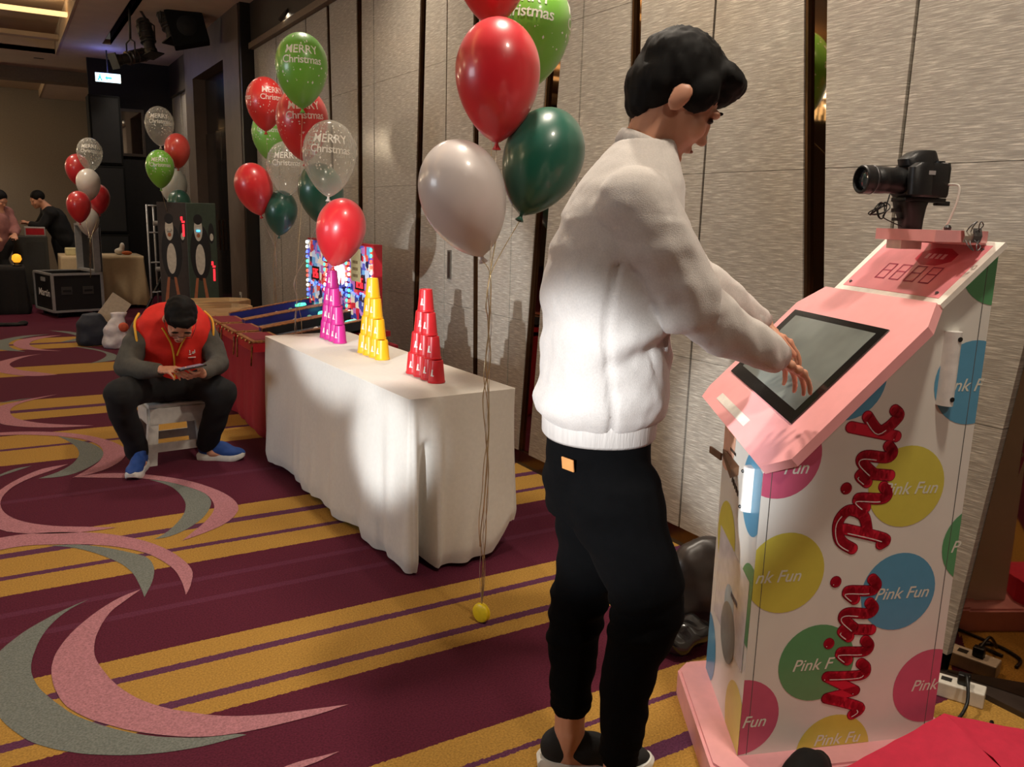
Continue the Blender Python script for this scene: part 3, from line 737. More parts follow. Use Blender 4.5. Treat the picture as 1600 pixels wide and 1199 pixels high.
MB().bb(0.885, 0.90, 18.35, 21.1, 3.645, 3.80).build('coffer_side', COFF, ceil)
MB().bb(-5.2, 0.9, 18.33, 18.35, 3.64, 3.80).build('coffer_side', COFF, ceil)
for _y in (13.95, 9.9, 5.6):
    MB().bb(-5.2, 0.885, _y - 0.10, _y + 0.08, 3.70, 3.76).build('coffer_rib', COFF, ceil)
for _y in (12.10, 7.9, 3.6):
    MB().bb(-5.2, 0.885, _y, _y + 0.12, 3.70, 3.74).build('cove_strip', M('lit_warm_cove', (255, 205, 140), 0.6, emit=1.6), ceil)
SLOT = M('dark_slot_lining', (58, 40, 34), 0.8)
MB().bb(1.392, 1.50, 6.4, 13.5, 3.82, 3.86).bb(1.388, 1.392, 6.4, 13.5, 3.65, 3.84).bb(1.50, 1.504, 6.4, 13.5, 3.65, 3.84).build('lighting_slot', SLOT, ceil)
MB().bb(0.62, 0.76, 15.45, 15.5, 3.644, 3.651).build('air_grille', M('dark_plastic', (40, 38, 36), 0.4), ceil)

# ================================================================== WHITE TABLE AND CUPS
TBX, TBY, TRZ = 1.313, 2.925, math.radians(2.0)
table = empty('folding_table', (TBX, TBY, 0), TRZ, 'long narrow folding table hidden under the white cloth with the cups', 'table')
STEEL = M('grey_steel', (120, 120, 122), 0.35, 0.8)
MB().bb(0.012, 0.488, 0.012, 1.868, 0.70, 0.727, 0.004).build('table_top', M('grey_laminate', (150, 146, 140), 0.5), table)
for lx in (0.06, 0.44):
    for ly in (0.25, 1.63):
        MB().cone((lx, ly, 0), (lx, ly, 0.70), 0.014, 0.014, 12).build('leg', STEEL, table, True)


def draped_cloth(L, W, H, N, K, seed, cave=None, hem=None, flare=0.03, fold=0.02):
    """cloth over a rectangular table: top sheet and a skirt with folds; local origin at the near left top corner's foot"""
    rc = 0.012
    P = []
    segs = [((rc, 0), (W - rc, 0), (0, -1)), ((W, rc), (W, L - rc), (1, 0)), ((W - rc, L), (rc, L), (0, 1)), ((0, L - rc), (0, rc), (-1, 0))]
    per = 2 * (L + W)
    s = 0.0
    for k, (a, b, n) in enumerate(segs):
        ln = math.hypot(b[0] - a[0], b[1] - a[1])
        cnt = max(10, int(N * ln / per))
        for i in range(cnt):
            t = i / (cnt - 1)
            P.append((a[0] + (b[0] - a[0]) * t, a[1] + (b[1] - a[1]) * t, n, s + ln * t, k, t))
        s += ln
        n2 = segs[(k + 1) % 4][2]
        for i in range(1, 6):
            t = i / 6
            nx, ny = n[0] * (1 - t) + n2[0] * t, n[1] * (1 - t) + n2[1] * t
            q = math.hypot(nx, ny)
            nx, ny = nx / q, ny / q
            cx, cy = (W - rc if k in (0, 1) else rc), (rc if k in (0, 3) else L - rc)
            P.append((cx + rc * nx, cy + rc * ny, (nx, ny), s + 0.004 * i, k, 1.0))
        s += 0.024
    vs, fs = [], []
    n = len(P)
    for j in range(K + 1):
        d = j / K
        for (x, y, nn, ss, k, t) in P:
            hz = hem(k, t) if hem else 0.02
            z = H - (H - hz) * d
            f1 = mnoise.noise(Vector((ss * 4.2, seed, d * 0.6)))
            f2 = mnoise.noise(Vector((ss * 11.0, seed + 5, d * 0.9)))
            o = 0.002 + flare * d ** 1.2 + fold * (d ** 1.1) * (1.5 * f1 + 0.8 * f2)
            cr = min(1.0, (1 - abs(2 * t - 1)) * 4)
            o *= (0.55 + 0.45 * cr)
            if d > 0.93:
                o -= 0.015 * (d - 0.93) / 0.07
            if cave:
                o += cave(k, t, d)
            r = 0.0 if j else 0.0
            vs.append((x + nn[0] * o, y + nn[1] * o, z + (0.0 if j == 0 else 0.0)))
    for j in range(K):
        for i in range(n):
            i2 = (i + 1) % n
            fs.append((j * n + i, j * n + i2, (j + 1) * n + i2, (j + 1) * n + i))
    mb = MB().add(vs, fs)
    # the top sheet as a grid-free fan
    c = len(mb.v)
    mb.v.append((W / 2, L / 2, H + 0.001))
    for i in range(n):
        mb.f.append((i, (i + 1) % n, c))
    return mb


def cave1(k, t, d):
    if k == 0:                                    # short side facing the camera: pleat and hollow beside the near corner
        o = -0.15 * math.exp(-((t - 0.135) / 0.045) ** 2) * max(0, (d - 0.25) / 0.75) ** 0.6
        o += 0.045 * math.exp(-((t - 0.25 + 0.05 * d) / 0.045) ** 2) * d ** 0.5
        o += 0.030 * math.exp(-((t - 0.02) / 0.03) ** 2) * d ** 0.6
        o += 0.022 * math.exp(-((t - 0.62 - 0.25 * (0.5 - d)) / 0.07) ** 2) * d - 0.05 * max(0, (t - 0.72)) * d - 0.015 * math.exp(-((t - 0.45 - 0.2 * (0.5 - d)) / 0.06) ** 2) * d
        return o
    if k == 3:                                    # long side facing the hall: slight sag between near corner and far end
        return 0.022 * math.sin(math.pi * t) * d + 0.018 * math.exp(-((t - 0.93) / 0.05) ** 2) * d + 0.03 * math.exp(-((t - 0.06) / 0.05) ** 2) * d \
            - 0.022 * math.exp(-((t - 0.20) / 0.04) ** 2) * d
    return 0.0


def hem1(k, t):
    if k == 0:
        return 0.012 + 0.02 * t + 0.11 * max(0, (t - 0.78) / 0.22) ** 1.6 + 0.03 * math.exp(-((t - 0.13) / 0.05) ** 2)
    if k == 1:
        return 0.14 - 0.09 * t
    if k == 3:
        return 0.035 - 0.025 * t + 0.015 * mnoise.noise(Vector((t * 9, 1, 2)))
    return 0.05


CLOTH = M('white_table_linen', (226, 222, 214), 0.85, var=0.03, scale=60, bump=0.12, bscale=500, sheen=0.2)
cl = draped_cloth(1.88, 0.50, 0.735, 560, 36, 3.3, cave1, hem1, 0.022, 0.030).build('tablecloth', CLOTH, None, True,
     label='white tablecloth draped to the carpet over the table of stacked cups', cat='tablecloth')
cl.location = (TBX, TBY, 0)
cl.rotation_euler = (0, 0, TRZ)
# crisp top edge
for _e in cl.data.edges:
    a, b = (cl.data.vertices[i].co for i in _e.vertices)
    if a.z > 0.734 and b.z > 0.734:
        _e.use_edge_sharp = True


CUPH, CUPR, CUPT = 0.098, 0.0385, 0.0275
cup_prof = [(0.0, CUPH - 0.004), (CUPT - 0.004, CUPH - 0.004), (CUPT - 0.003, CUPH), (CUPT, CUPH - 0.001), (CUPT + 0.001, CUPH - 0.006),
            (CUPR - 0.0022, 0.008), (CUPR, 0.007), (CUPR, 0.001), (CUPR - 0.001, 0.0), (CUPR - 0.003, 0.0005), (CUPR - 0.004, 0.008), (CUPT - 0.002, CUPH - 0.008), (0.0, CUPH - 0.008)]


def cup_logo():
    """small white figure printed on the cone of a cup"""
    shp = [(-0.007, 0.030), (0.009, 0.030), (0.010, 0.034), (0.004, 0.036), (0.003, 0.050), (0.0045, 0.056), (0.001, 0.061), (-0.003, 0.058), (-0.004, 0.048), (-0.006, 0.038)]
    vs = []
    for x, z in shp:
        r = (CUPT + 0.001) + (CUPR - 0.0022 - CUPT - 0.001) * (CUPH - 0.006 - z) / (CUPH - 0.014) + 0.0008
        vs.append((r * math.cos(x / r), r * math.sin(x / r), z))
    return vs, [list(range(len(vs)))]


cup_me = MB().lathe(cup_prof, 28).mesh('cup_shell')
lv, lf = cup_logo()
logo_me = MB().add(lv, lf).mesh('cup_logo')
logo_me.materials.append(M('white_print', (236, 234, 230), 0.5))
LEVELS = ['bottom row', 'second row', 'third row', 'top']
ORD = {4: ['nearest the camera', 'second from the camera', 'third from the camera', 'farthest from the camera'],
       3: ['nearest the camera', 'in the middle', 'farthest from the camera'], 2: ['nearer the camera', 'farther from the camera']}
for cname, rgb, cy, cx in (('red', (214, 40, 48), 3.190, 1.560), ('yellow', (255, 190, 30), 3.815, 1.563), ('magenta', (214, 48, 150), 4.395, 1.553)):
    cm = M('glossy_%s_plastic' % cname, rgb, 0.34, var=0.04, spec=0.5)
    for lev in range(4):
        cnt = 4 - lev
        for i in range(cnt):
            y = cy + 0.0765 * (i + lev * 0.5)
            if cnt == 1:
                lab = 'single %s stacking cup on the very top of the %s pyramid' % (cname, cname)
            else:
                lab = '%s stacking cup, %s of the %s pyramid, %s' % (cname, LEVELS[lev], cname, ORD[cnt][i])
            c = empty('stacking_cup', (cx + random.uniform(-.002, .002), y, 0.7365 + lev * (CUPH + 0.0003)), 0, lab, 'cup', '%s cups in a pyramid' % cname)
            s = bpy.data.objects.new('shell', cup_me if cname == 'red' else None) if False else None
            me = bpy.data.meshes.get('cup_shell_' + cname)
            if me is None:
                me = cup_me.copy()
                me.name = 'cup_shell_' + cname
                me.materials.append(cm)
                for p in me.polygons:
                    p.use_smooth = True
                bm = bmesh.new()
                bm.from_mesh(me)
                for e in bm.edges:
                    if len(e.link_faces) == 2 and e.calc_face_angle(0) > math.radians(35):
                        e.smooth = False
                bm.to_mesh(me)
                bm.free()
            sh = bpy.data.objects.new('shell', me)
            COL.objects.link(sh)
            sh.parent = c
            lg = bpy.data.objects.new('logo', logo_me)
            COL.objects.link(lg)
            lg.parent = c
            lg['label'] = 'small white printed figure'
            c.rotation_euler = (0, 0, math.radians(-140 + random.uniform(-16, 10)))

# ================================================================== BALLOONS
def bprof(r, n=30):
    """balloon silhouette (radius, z) from knot (z=0) to crown"""
    lo, hi = 1.60 * r, 1.20 * r
    out = []
    for i in range(n + 1):
        s = 1 - i / n
        out.append((max(0.012 * (r / 0.14), r * max(0.0, math.cos(math.pi / 2 * s)) ** 0.6), lo * (1 - s)))
    for i in range(1, n + 1):
        a = math.pi / 2 * i / n
        out.append((r * math.cos(a) if i < n else 0.0, lo + hi * math.sin(a)))
    return out


def brad(r, z):
    lo, hi = 1.60 * r, 1.20 * r
    if z < lo:
        return r * max(0.0, math.cos(math.pi / 2 * (1 - z / lo))) ** 0.6
    return r * math.sqrt(max(0, 1 - ((z - lo) / hi) ** 2))


PRINT_MERRY = text_mesh('MERRY', 1.0, 0.0, 0.012, 'CENTER', 1.0)
PRINT_XMAS = text_mesh('Christmas', 1.0, 0.0, 0.012, 'CENTER', 0.95)
RIB_GOLD = M('champagne_ribbon', (206, 188, 150), 0.28, 0.7, var=0.1)
RIB_SILV = M('silver_ribbon', (206, 200, 192), 0.28, 0.7, var=0.1)


def balloon(name, center, r, rgb, label, group, tilt=(0, 0), kind='pearl', prnt=False, ribbon=None, rib=None, seed=1, flip=0.0, prgb=(236, 240, 226)):
    rot = Matrix.Rotation(tilt[0], 3, 'X') @ Matrix.Rotation(tilt[1], 3, 'Y')
    knot = Vector(center) - rot @ Vector((0, 0, 1.60 * r))
    o = empty(name, knot, 0, label, 'balloon', group)
    mx = rot.to_4x4()
    if kind == 'clear':
        mt = thin_clear('clear_latex', (226, 224, 214))
    else:
        key = 'latex_%d_%d_%d_%s' % (*rgb, kind)
        mt = M(key, rgb, 0.36, 0.0, coat=0.45, var=0.05, scale=6, coat_rough=0.13, spec=0.6, sheen=0.15)
    MB().lathe(bprof(r), 40, mx).build('skin', mt, o, True)
    k = r / 0.14
    MB().lathe([(0.010 * k, 0.006 * k), (0.006 * k, -0.003 * k), (0.007 * k, -0.010 * k), (0.016 * k, -0.024 * k), (0.013 * k, -0.025 * k), (0.004 * k, -0.012 * k)], 14, mx) \
        .build('knot', mt if kind != 'clear' else M('clear_knot', (214, 208, 196), 0.3), o, True)
    if prnt:
        rnd = random.Random(seed)
        mb = MB()
        acam = math.atan2(-center[1], -center[0]) + flip
        lo = 1.60 * r

        def wrap(vs, fs, a0, z0, sc):
            out = []
            for x, y, _ in vs:
                z = z0 + y * sc
                rr = max(0.01, brad(r, z))
                a = a0 + x * sc / r
                out.append(((rr + 0.0012) * math.cos(a), (rr + 0.0012) * math.sin(a), z))
            mb.add(out, fs, mx)
        for q in range(3):
            a0 = acam + q * 2.094
            wrap(*PRINT_MERRY, a0, lo + 0.30 * r, 0.44 * r)
            wrap(*PRINT_XMAS, a0 + 0.03, lo - 0.06 * r, 0.40 * r)
        for q in range(120):
            a0 = rnd.uniform(0, 6.283)
            z0 = lo + r * rnd.choice((rnd.uniform(0.65, 1.05), rnd.uniform(-0.75, -0.16)))
            sz = rnd.uniform(0.012, 0.05) * r
            w = rnd.uniform(0.6, 1.6)
            wrap([(-sz, 0, 0), (0, -sz * w, 0), (sz, 0, 0), (0, sz * w, 0)], [(0, 1, 2, 3)], a0, z0, 1.0)
        me = mb.mesh('print')
        link('print', me, M('balloon_print_%d' % prgb[0], prgb, 0.5), o, kind='stuff')
    if ribbon:
        pts = [Vector(p) - knot for p in ribbon]
        pts[0] = Vector((0, 0, -0.012 * k))
        MB().tube(spline(pts, 7), 0.0019, 6, flat=0.35).build('ribbon', rib or RIB_GOLD, o, True)
    return o


T = Vector((1.352, 2.375, 1.239))
G1 = 'balloons tied to the yellow weight'
def strand(seed, k0, tie, end, amp=0.012):
    rnd = random.Random(seed)
    tie, end = Vector(tie), Vector(end)
    pts = [k0, tie + Vector((rnd.uniform(-.004, .004), rnd.uniform(-.004, .004), 0.02))]
    n = 9
    for i in range(1, n):
        t = i / n
        p = tie.lerp(end, t)
        pts.append(p + Vector((rnd.uniform(-amp, amp), rnd.uniform(-amp, amp), 0)))
    pts.append(end)
    return pts
WEND = (1.382, 2.436, 0.066)
balloon('balloon', (1.438, 2.506, 1.916), 0.140, (216, 30, 44), 'big shiny plain red balloon in front of the printed lime balloon', G1, (0.02, -0.02), ribbon=strand(1, (0, 0, 0), T, WEND), rib=RIB_SILV)
balloon('balloon', (1.536, 2.729, 2.330), 0.139, (216, 26, 34), 'red balloon mostly cut off by the top edge of the picture', G1, (0, 0), ribbon=strand(2, (0, 0, 0), T, WEND))
balloon('balloon', (1.799, 2.878, 2.168), 0.149, (120, 190, 60), 'lime green printed balloon behind the big red balloon', G1, (0.0, 0.12), kind='print', prnt=True, ribbon=strand(3, (0, 0, 0), T, WEND), seed=3, flip=-0.25)
balloon('balloon', (1.297, 2.476, 1.524), 0.141, (216, 208, 206), 'big pearl white balloon lowest in the nearest bunch', G1, (0.10, -0.40), ribbon=strand(4, (0, 0, 0), T, WEND))
balloon('balloon', (1.609, 2.473, 1.658), 0.137, (14, 92, 74), 'big dark green balloon beside the back of the standing person', G1, (-0.05, 0.42), ribbon=strand(5, (0, 0, 0), T, (1.36, 2.42, 0.30)))

G2 = 'balloons floating over the magenta cups'
T2, E2 = (1.47, 4.90, 1.05), (1.46, 4.98, 0.03)
balloon('balloon', (1.475, 4.733, 2.231), 0.141, (110, 180, 60), 'lime green balloon with pale lettering topmost of the middle bunch', G2, kind='print', prnt=True, ribbon=strand(11, (0, 0, 0), T2, E2), seed=5)
balloon('balloon', (1.607, 5.165, 1.993), 0.155, (220, 40, 44), 'printed red balloon directly under the lettered lime balloon', G2, (0, -0.05), kind='print', prnt=True, ribbon=strand(12, (0, 0, 0), T2, E2), seed=6, prgb=(244, 214, 206), flip=.1)
balloon('balloon', (1.536, 4.467, 1.756), 0.143, (230, 230, 220), 'clear printed balloon in front of a dark green one, right of the middle bunch', G2, (0, 0.05), kind='clear', prnt=True, ribbon=strand(13, (0, 0, 0), T2, E2), rib=RIB_SILV, seed=7, prgb=(228, 224, 214))
balloon('balloon', (1.685, 5.078, 1.573), 0.137, (16, 88, 72), 'dark green balloon half behind a clear one above the game lights', G2, (0, -0.15), ribbon=strand(14, (0, 0, 0), T2, E2), rib=RIB_SILV)
balloon('balloon', (1.570, 4.398, 1.365), 0.132, (214, 32, 44), 'plain red balloon hovering right above the magenta cup pyramid', G2, (0, 0.22), ribbon=strand(15, (0, 0, 0), (1.5, 4.93, 0.9), E2))

G3 = 'balloons floating beside the dark doorway'
T3, E3 = (1.80, 6.55, 1.15), (1.86, 6.85, 0.03)
balloon('balloon', (1.744, 6.499, 2.246), 0.138, (222, 46, 44), 'printed red balloon highest beside the dark doorway', G3, kind='print', prnt=True, ribbon=strand(21, (0, 0, 0), T3, E3), seed=8, prgb=(244, 214, 206), flip=.5)
balloon('balloon', (1.927, 7.075, 2.070), 0.141, (134, 206, 88), 'light green balloon half hidden behind two printed red balloons', G3, kind='print', prnt=True, ribbon=strand(22, (0, 0, 0), T3, E3), seed=9)
balloon('balloon', (1.848, 6.356, 1.779), 0.143, (230, 230, 220), 'clear printed balloon between the plain red and dark green ones, left of the bunch', G3, kind='clear', prnt=True, ribbon=strand(23, (0, 0, 0), T3, E3), seed=10, prgb=(228, 224, 214))
balloon('balloon', (1.818, 6.417, 1.451), 0.121, (14, 84, 70), 'dark green balloon lowest beside the doorway, gold ribbon across it', G3, (0, 0.1), ribbon=strand(24, (0, 0, 0), T3, E3))
balloon('balloon', (1.628, 6.454, 1.623), 0.138, (222, 40, 48), 'plain red balloon leftmost beside the dark doorway', G3, (0, -0.22), ribbon=strand(25, (0, 0, 0), T3, E3), rib=RIB_SILV)

G4 = 'balloons over the beige table far back'
T4, E4 = (0.93, 11.75, 1.0), (0.95, 12.78, 0.03)
for (c, r, rgb, lab, kd) in [((0.989, 11.727, 2.08), .145, (230, 230, 220), 'clear printed balloon topmost over the open flight case', 'clear'),
                             ((0.881, 12.242, 1.908), 0.143, (196, 34, 40), 'small far red balloon just under the clear topmost one', 'pearl'),
                             ((0.937, 11.554, 1.715), .136, (214, 206, 196), 'small far pearl white balloon among three red ones', 'pearl'),
                             ((1.082, 12.035, 1.548), 0.135, (200, 36, 42), 'small far red balloon right of the white one', 'pearl'),
                             ((0.792, 11.217, 1.446), 0.132, (200, 36, 42), 'small far red balloon lower left of the white one', 'pearl'),
                             ((0.941, 12.055, 1.273), 0.135, (206, 200, 188), 'small far white balloon lowest, behind the flight case lid', 'pearl')]:
    balloon('balloon', c, r, rgb, lab, G4, kind=kd, prnt=(kd == 'clear'), ribbon=strand(int(c[2] * 100), (0, 0, 0), T4, E4), prgb=(228, 224, 214))
G5 = 'balloons over the penguin cabinets'
T5, E5 = (1.60, 9.86, 1.1), (1.55, 10.0, 0.03)
for (c, r, rgb, lab, kd) in [((1.544, 10.016, 2.332), .149, (230, 230, 220), 'clear printed balloon topmost above the penguin cabinets', 'clear'),
                             ((1.688, 9.866, 2.072), .132, (214, 70, 60), 'far red balloon above the penguin cabinets', 'pearl'),
                             ((1.466, 9.621, 1.864), 0.141, (120, 190, 60), 'far lime printed balloon above the penguin cabinets', 'print'),
                             ((1.788, 10.819, 1.716), 0.156, (206, 208, 196), 'far white balloon under the lime one above the cabinets', 'pearl'),
                             ((1.713, 10.060, 1.491), 0.126, (14, 80, 62), 'dark green balloon resting over the top of the penguin cabinets', 'pearl')]:
    balloon('balloon', c, r, rgb, lab, G5, kind=kd, prnt=(kd != 'pearl'), ribbon=strand(int(c[2] * 100), (0, 0, 0), T5, E5), prgb=(228, 224, 214))
wt = MB().lathe([(0.0, -0.014), (0.026, -0.014), (0.034, -0.010), (0.036, -0.004), (0.030, 0.0), (0.036, 0.004), (0.034, 0.010), (0.026, 0.014), (0.0, 0.014)], 28,
                Matrix.Rotation(math.radians(90), 4, 'Y')).build('balloon_weight', M('yellow_plastic', (244, 216, 40), 0.35), None, 'auto',
                label='small round yellow balloon weight on the carpet under the nearest ribbons', cat='weight')
wt.location = (1.38, 2.435, 0.037)
wt.rotation_euler = (0, 0, math.radians(20))

# ================================================================== PHOTO BOOTH (local frame: x along the printed side, y across, z up)
BRZ = math.radians(-19.7)
booth = empty('photo_booth', (1.538, 1.340, 0), BRZ, 'white polka dot photo booth cabinet with pink sloping console and pink base', 'photo booth')
PINK = M('pink_gloss_paint', (244, 170, 172), 0.30, coat=0.25, var=0.03)
PINK2 = M('pink_base_paint', (236, 168, 172), 0.45, var=0.04)
BWHITE = M('white_cabinet_paint', (232, 230, 222), 0.35, coat=0.15, var=0.03, scale=8)
SL = 0.965
FX, FY = 0.102, 0.423
body_v = [(0, 0, .075), (.574, 0, .075), (.574, FY, .075), (FX, FY, .075), (0, 0, .855), (.574, 0, 1.412), (.574, FY, 1.412), (FX, FY, .855 + SL * FX)]
MB().add(body_v, [(0, 3, 2, 1), (0, 1, 5, 4), (1, 2, 6, 5), (2, 3, 7, 6), (3, 0, 4, 7), (4, 5, 6, 7)]).build('cabinet_body', BWHITE, booth)
# pink base plinth with cut corners
pl = [(-0.085, -0.02), (-0.055, -0.075), (0.62, -0.075), (0.65, -0.045), (0.65, 0.47), (0.06, 0.475), (0.012, 0.43)]
MB().prism(pl, 0.0, 0.075).build('base_plinth', PINK2, booth)
MB().prism([(p[0] * 0.97 + 0.008, p[1] * 0.97 + 0.005) for p in pl], 0.075, 0.082).build('base_rim', PINK2, booth)


def side_poly(name, poly, mat, off, parent=booth):
    vs = [(p[0], -off, p[1]) for p in poly]
    return MB().add(vs, [list(range(len(vs)))]).build(name, mat, parent)


SIDE = [(0, .083), (.574, .083), (.574, 1.410), (0, .853)]
DOTC = {'yellow': (214, 204, 84), 'blue': (92, 160, 196), 'green': (92, 160, 108), 'rose': (206, 96, 126)}
DOTM = {k: M('%s_dot_vinyl' % k, v, 0.35, coat=0.15, var=0.03) for k, v in DOTC.items()}
for col, cu, cz in [('yellow', .085, .589), ('blue', .415, .517), ('green', .200, .332), ('rose', .545, .235), ('yellow', .275, .067), ('rose', -.002, .193),
                    ('yellow', .400, .805), ('green', .636, .637), ('rose', .045, .895), ('blue', .550, 1.072), ('green', .580, 1.375), ('blue', .20, 1.09)]:
    pg = clip_poly(circ(cu, cz, .108), SIDE)
    if len(pg) > 2:
        side_poly('vinyl_dot', pg, DOTM[col], 0.0007)
WPRINT = M('pale_lettering', (226, 228, 214), 0.5, var=0.02)
for txt, cu, cz in [('nk Fun', .003, .578), ('Pink Fun', .345, .510), ('Pink F', .130, .325), ('Pink', .490, .235), ('Fun', .002, .176), ('Pink Fun', .330, .797),
                    ('P', .553, .630), ('Fun', .052, .862), ('Pink F', .462, 1.063), ('Pink Fu', .215, .070 + .03)]:
    vs, fs = text_mesh(txt, 0.046, 0.32, 0.0004)
    MB().add([(cu + x, -0.0013, cz + y - 0.012) for x, y, _ in vs], fs).build('dot_lettering', WPRINT, booth)
SEAM = M('dark_seam', (92, 90, 86), 0.6)
for uu in (0.024, 0.548):
    MB().bb(uu - 0.0009, uu + 0.0009, -0.0010, 0.0, 0.085, .853 + SL * uu).build('seam', SEAM, booth)

# big script lettering running up the side
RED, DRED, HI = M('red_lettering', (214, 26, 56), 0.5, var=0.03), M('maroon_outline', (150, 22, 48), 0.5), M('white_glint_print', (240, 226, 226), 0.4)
GL = {'M': [[(-.018, .030), (.004, .012), (.030, .112)], [(.030, .112), (.052, .030)], [(.052, .030), (.092, .118)], [(.092, .118), (.098, .018), (.118, .006), (.132, .022)]],
      'i': [[(-.012, .062), (.010, .086), (.014, .018), (.030, .004), (.046, .018)]],
      'n': [[(-.012, .066), (.008, .086), (.010, .004)], [(.010, .050), (.040, .088), (.056, .078), (.056, .020), (.070, .004), (.086, .018)]],
      'P': [[(.040, .116), (.020, .000), (.004, .006)], [(-.012, .086), (.010, .124), (.058, .134), (.090, .108), (.078, .066), (.040, .050)]],
      'k': [[(.020, .128), (.006, .000)], [(.050, .086), (.016, .046), (.056, .000), (.072, .012)]]}
DOTS = {'i': (.034, .122)}


def script_text(word, p0, adv):
    p = p0
    for ch, w in zip(word, adv):
        for rad, off, mt, nm in ((.0158, .0012, DRED, 'letter_outline'), (.0134, .0019, RED, 'letter'), (.0013, .0026, HI, 'letter_glint')):
            mb = MB()
            strokes = GL[ch] + ([[DOTS[ch], (DOTS[ch][0] + .001, DOTS[ch][1] + .001)]] if ch in DOTS else [])
            for st in strokes:
                q = [(p + a + 0.10 * b, b) for a, b in st]
                q3 = [Vector((a, b, 0)) for a, b in q]
                q3 = spline(q3, 5) if len(q3) > 2 else q3
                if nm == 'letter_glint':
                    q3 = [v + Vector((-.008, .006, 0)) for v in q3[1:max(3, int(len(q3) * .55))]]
                for i in range(len(q3)):
                    c = q3[i]
                    mb.add([(0.352 - (c.y + rad * math.sin(k * math.pi / 8)), -off, 0.0 + c.x + rad * math.cos(k * math.pi / 8)) for k in range(16)], [list(range(16))])
                    if i:
                        d = (q3[i] - q3[i - 1])
                        if d.length > 1e-6:
                            d.normalize()
                            nrm = Vector((-d.y, d.x, 0)) * rad
                            mb.add([(0.352 - w_.y, -off, w_.x) for w_ in (q3[i - 1] + nrm, q3[i] + nrm, q3[i] - nrm, q3[i - 1] - nrm)], [(0, 1, 2, 3)])
            me = bpy.data.meshes.new(nm)
            me.from_pydata(mb.v, [], mb.f)
            link(nm, me, mt, booth, kind='stuff' if nm == 'letter_glint' else None)
        p += w


script_text('Mini', .186, (.152, .066, .106, .06))
script_text('Pink', .648, (.112, .066, .106, .07))

# white half-round handle on the side
hb = MB()
for k in range(9):
    pass
prof = [(.020 * math.cos(math.pi * k / 10), .030 * math.sin(math.pi * k / 10)) for k in range(11)]
vs = [(.472 + a, -b, 1.018) for a, b in prof] + [(.472 + a, -b, 1.203) for a, b in prof]
fs = [(i, i + 1, 12 + i, 11 + i) for i in range(10)] + [list(range(10, -1, -1)), list(range(11, 22))]
hnd = MB().add(vs, fs).build('handle', M('white_gloss_plastic', (236, 234, 230), 0.3), booth, 'auto')
for zz in (1.036, 1.186):
    MB().cone((.474, -.0285, zz), (.474, -.0315, zz), .006, .006, 14).build('screw', M('black_plastic', (18, 18, 18), 0.4), hnd)

# ---- front face
wl = math.hypot(FX, FY)
wx, wy = FX / wl, FY / wl
fn = (-wy, wx)


def FP(w, z, off):
    return (w * wx + fn[0] * off, w * wy + fn[1] * off, z)


def front_poly(name, poly, mat, off, parent=booth):
    vs = [FP(w, z, off) for w, z in poly]
    return MB().add(vs, [list(range(len(vs)))]).build(name, mat, parent)


FRONT = [(0.0, .083), (wl, .083), (wl, .95), (0.0, .852)]
for col, w, z in [('blue', .075, .775), ('yellow', .312, .560), ('green', .020, .495), ('blue', .430, .165), ('yellow', .060, .140), ('rose', .40, .80 + .05)]:
    pg = clip_poly(circ(w, z, .108), FRONT)
    if len(pg) > 2:
        front_poly('vinyl_dot', pg, DOTM[col] if col != 'rose' else M('peach_dot_vinyl', (226, 176, 150), 0.4), 0.0007)
front_poly('picture_panel', [(.385, .300), (.030, .300), (.030, .555), (.385, .575)], M('pale_print_panel', (222, 222, 222), 0.25, coat=0.3), 0.0012)
front_poly('picture_print', clip_poly(circ(.205, .325, .085), [(0.0, .24), (wl, .24), (wl, .42), (0, .42)]), M('grey_figure_print', (142, 148, 142), 0.3), 0.0019)
front_poly('picture_print', clip_poly(circ(.215, .405, .055), FRONT), M('pale_blue_print', (176, 200, 212), 0.3), 0.0016)
BLKP = M('black_plastic', (18, 18, 18), 0.4)
for k in range(5):
    MB().add([FP(.30 - .018 * k - a, .735 - .004 * k + b, .0016) for a, b in ((0, 0), (.012, 0), (.012, .016 + .003 * (k % 2)), (0, .018))], [(0, 1, 2, 3)]).build('printed_character', M('black_ink', (30, 28, 28), 0.5), booth)
for k in range(6):
    MB().add([FP(.345 - .012 * k - a, .815 + b, .0016) for a, b in ((0, 0), (.008, 0), (.008, .009), (0, .009))], [(0, 1, 2, 3)]).build('printed_character', M('black_ink', (30, 28, 28), 0.5), booth)
for k in range(5):
    MB().add([FP(.20 - .016 * k - a, .437 + b, .0024) for a, b in ((0, 0), (.011, 0), (.011, .013), (0, .015))], [(0, 1, 2, 3)]).build('printed_character', M('grey_ink', (90, 84, 92), 0.5), booth)
lt = MB().add([FP(.38, .775, 0), FP(.235, .775, 0), FP(.235, .800, 0), FP(.38, .800, 0), FP(.39, .785, .012), FP(.235, .765, .022), FP(.235, .790, .022), FP(.39, .805, .012)],
              [(0, 1, 2, 3), (7, 6, 5, 4), (0, 4, 5, 1), (1, 5, 6, 2), (2, 6, 7, 3), (3, 7, 4, 0)]).build('latch', M('brown_metal', (112, 78, 54), 0.4, 0.3), booth)
MB().add([FP(.39, .770, .012), FP(.47, .770, .028), FP(.47, .790, .028), FP(.39, .790, .012), FP(.39, .770, .018), FP(.47, .770, .034), FP(.47, .790, .034), FP(.39, .790, .018)],
         [(0, 1, 2, 3), (7, 6, 5, 4), (0, 4, 5, 1), (1, 5, 6, 2), (2, 6, 7, 3), (3, 7, 4, 0)]).build('tongue', M('brown_metal', (112, 78, 54), 0.4, 0.3), lt)
hp = [(.018 * math.cos(math.pi * k / 8), .024 * math.sin(math.pi * k / 8)) for k in range(9)]
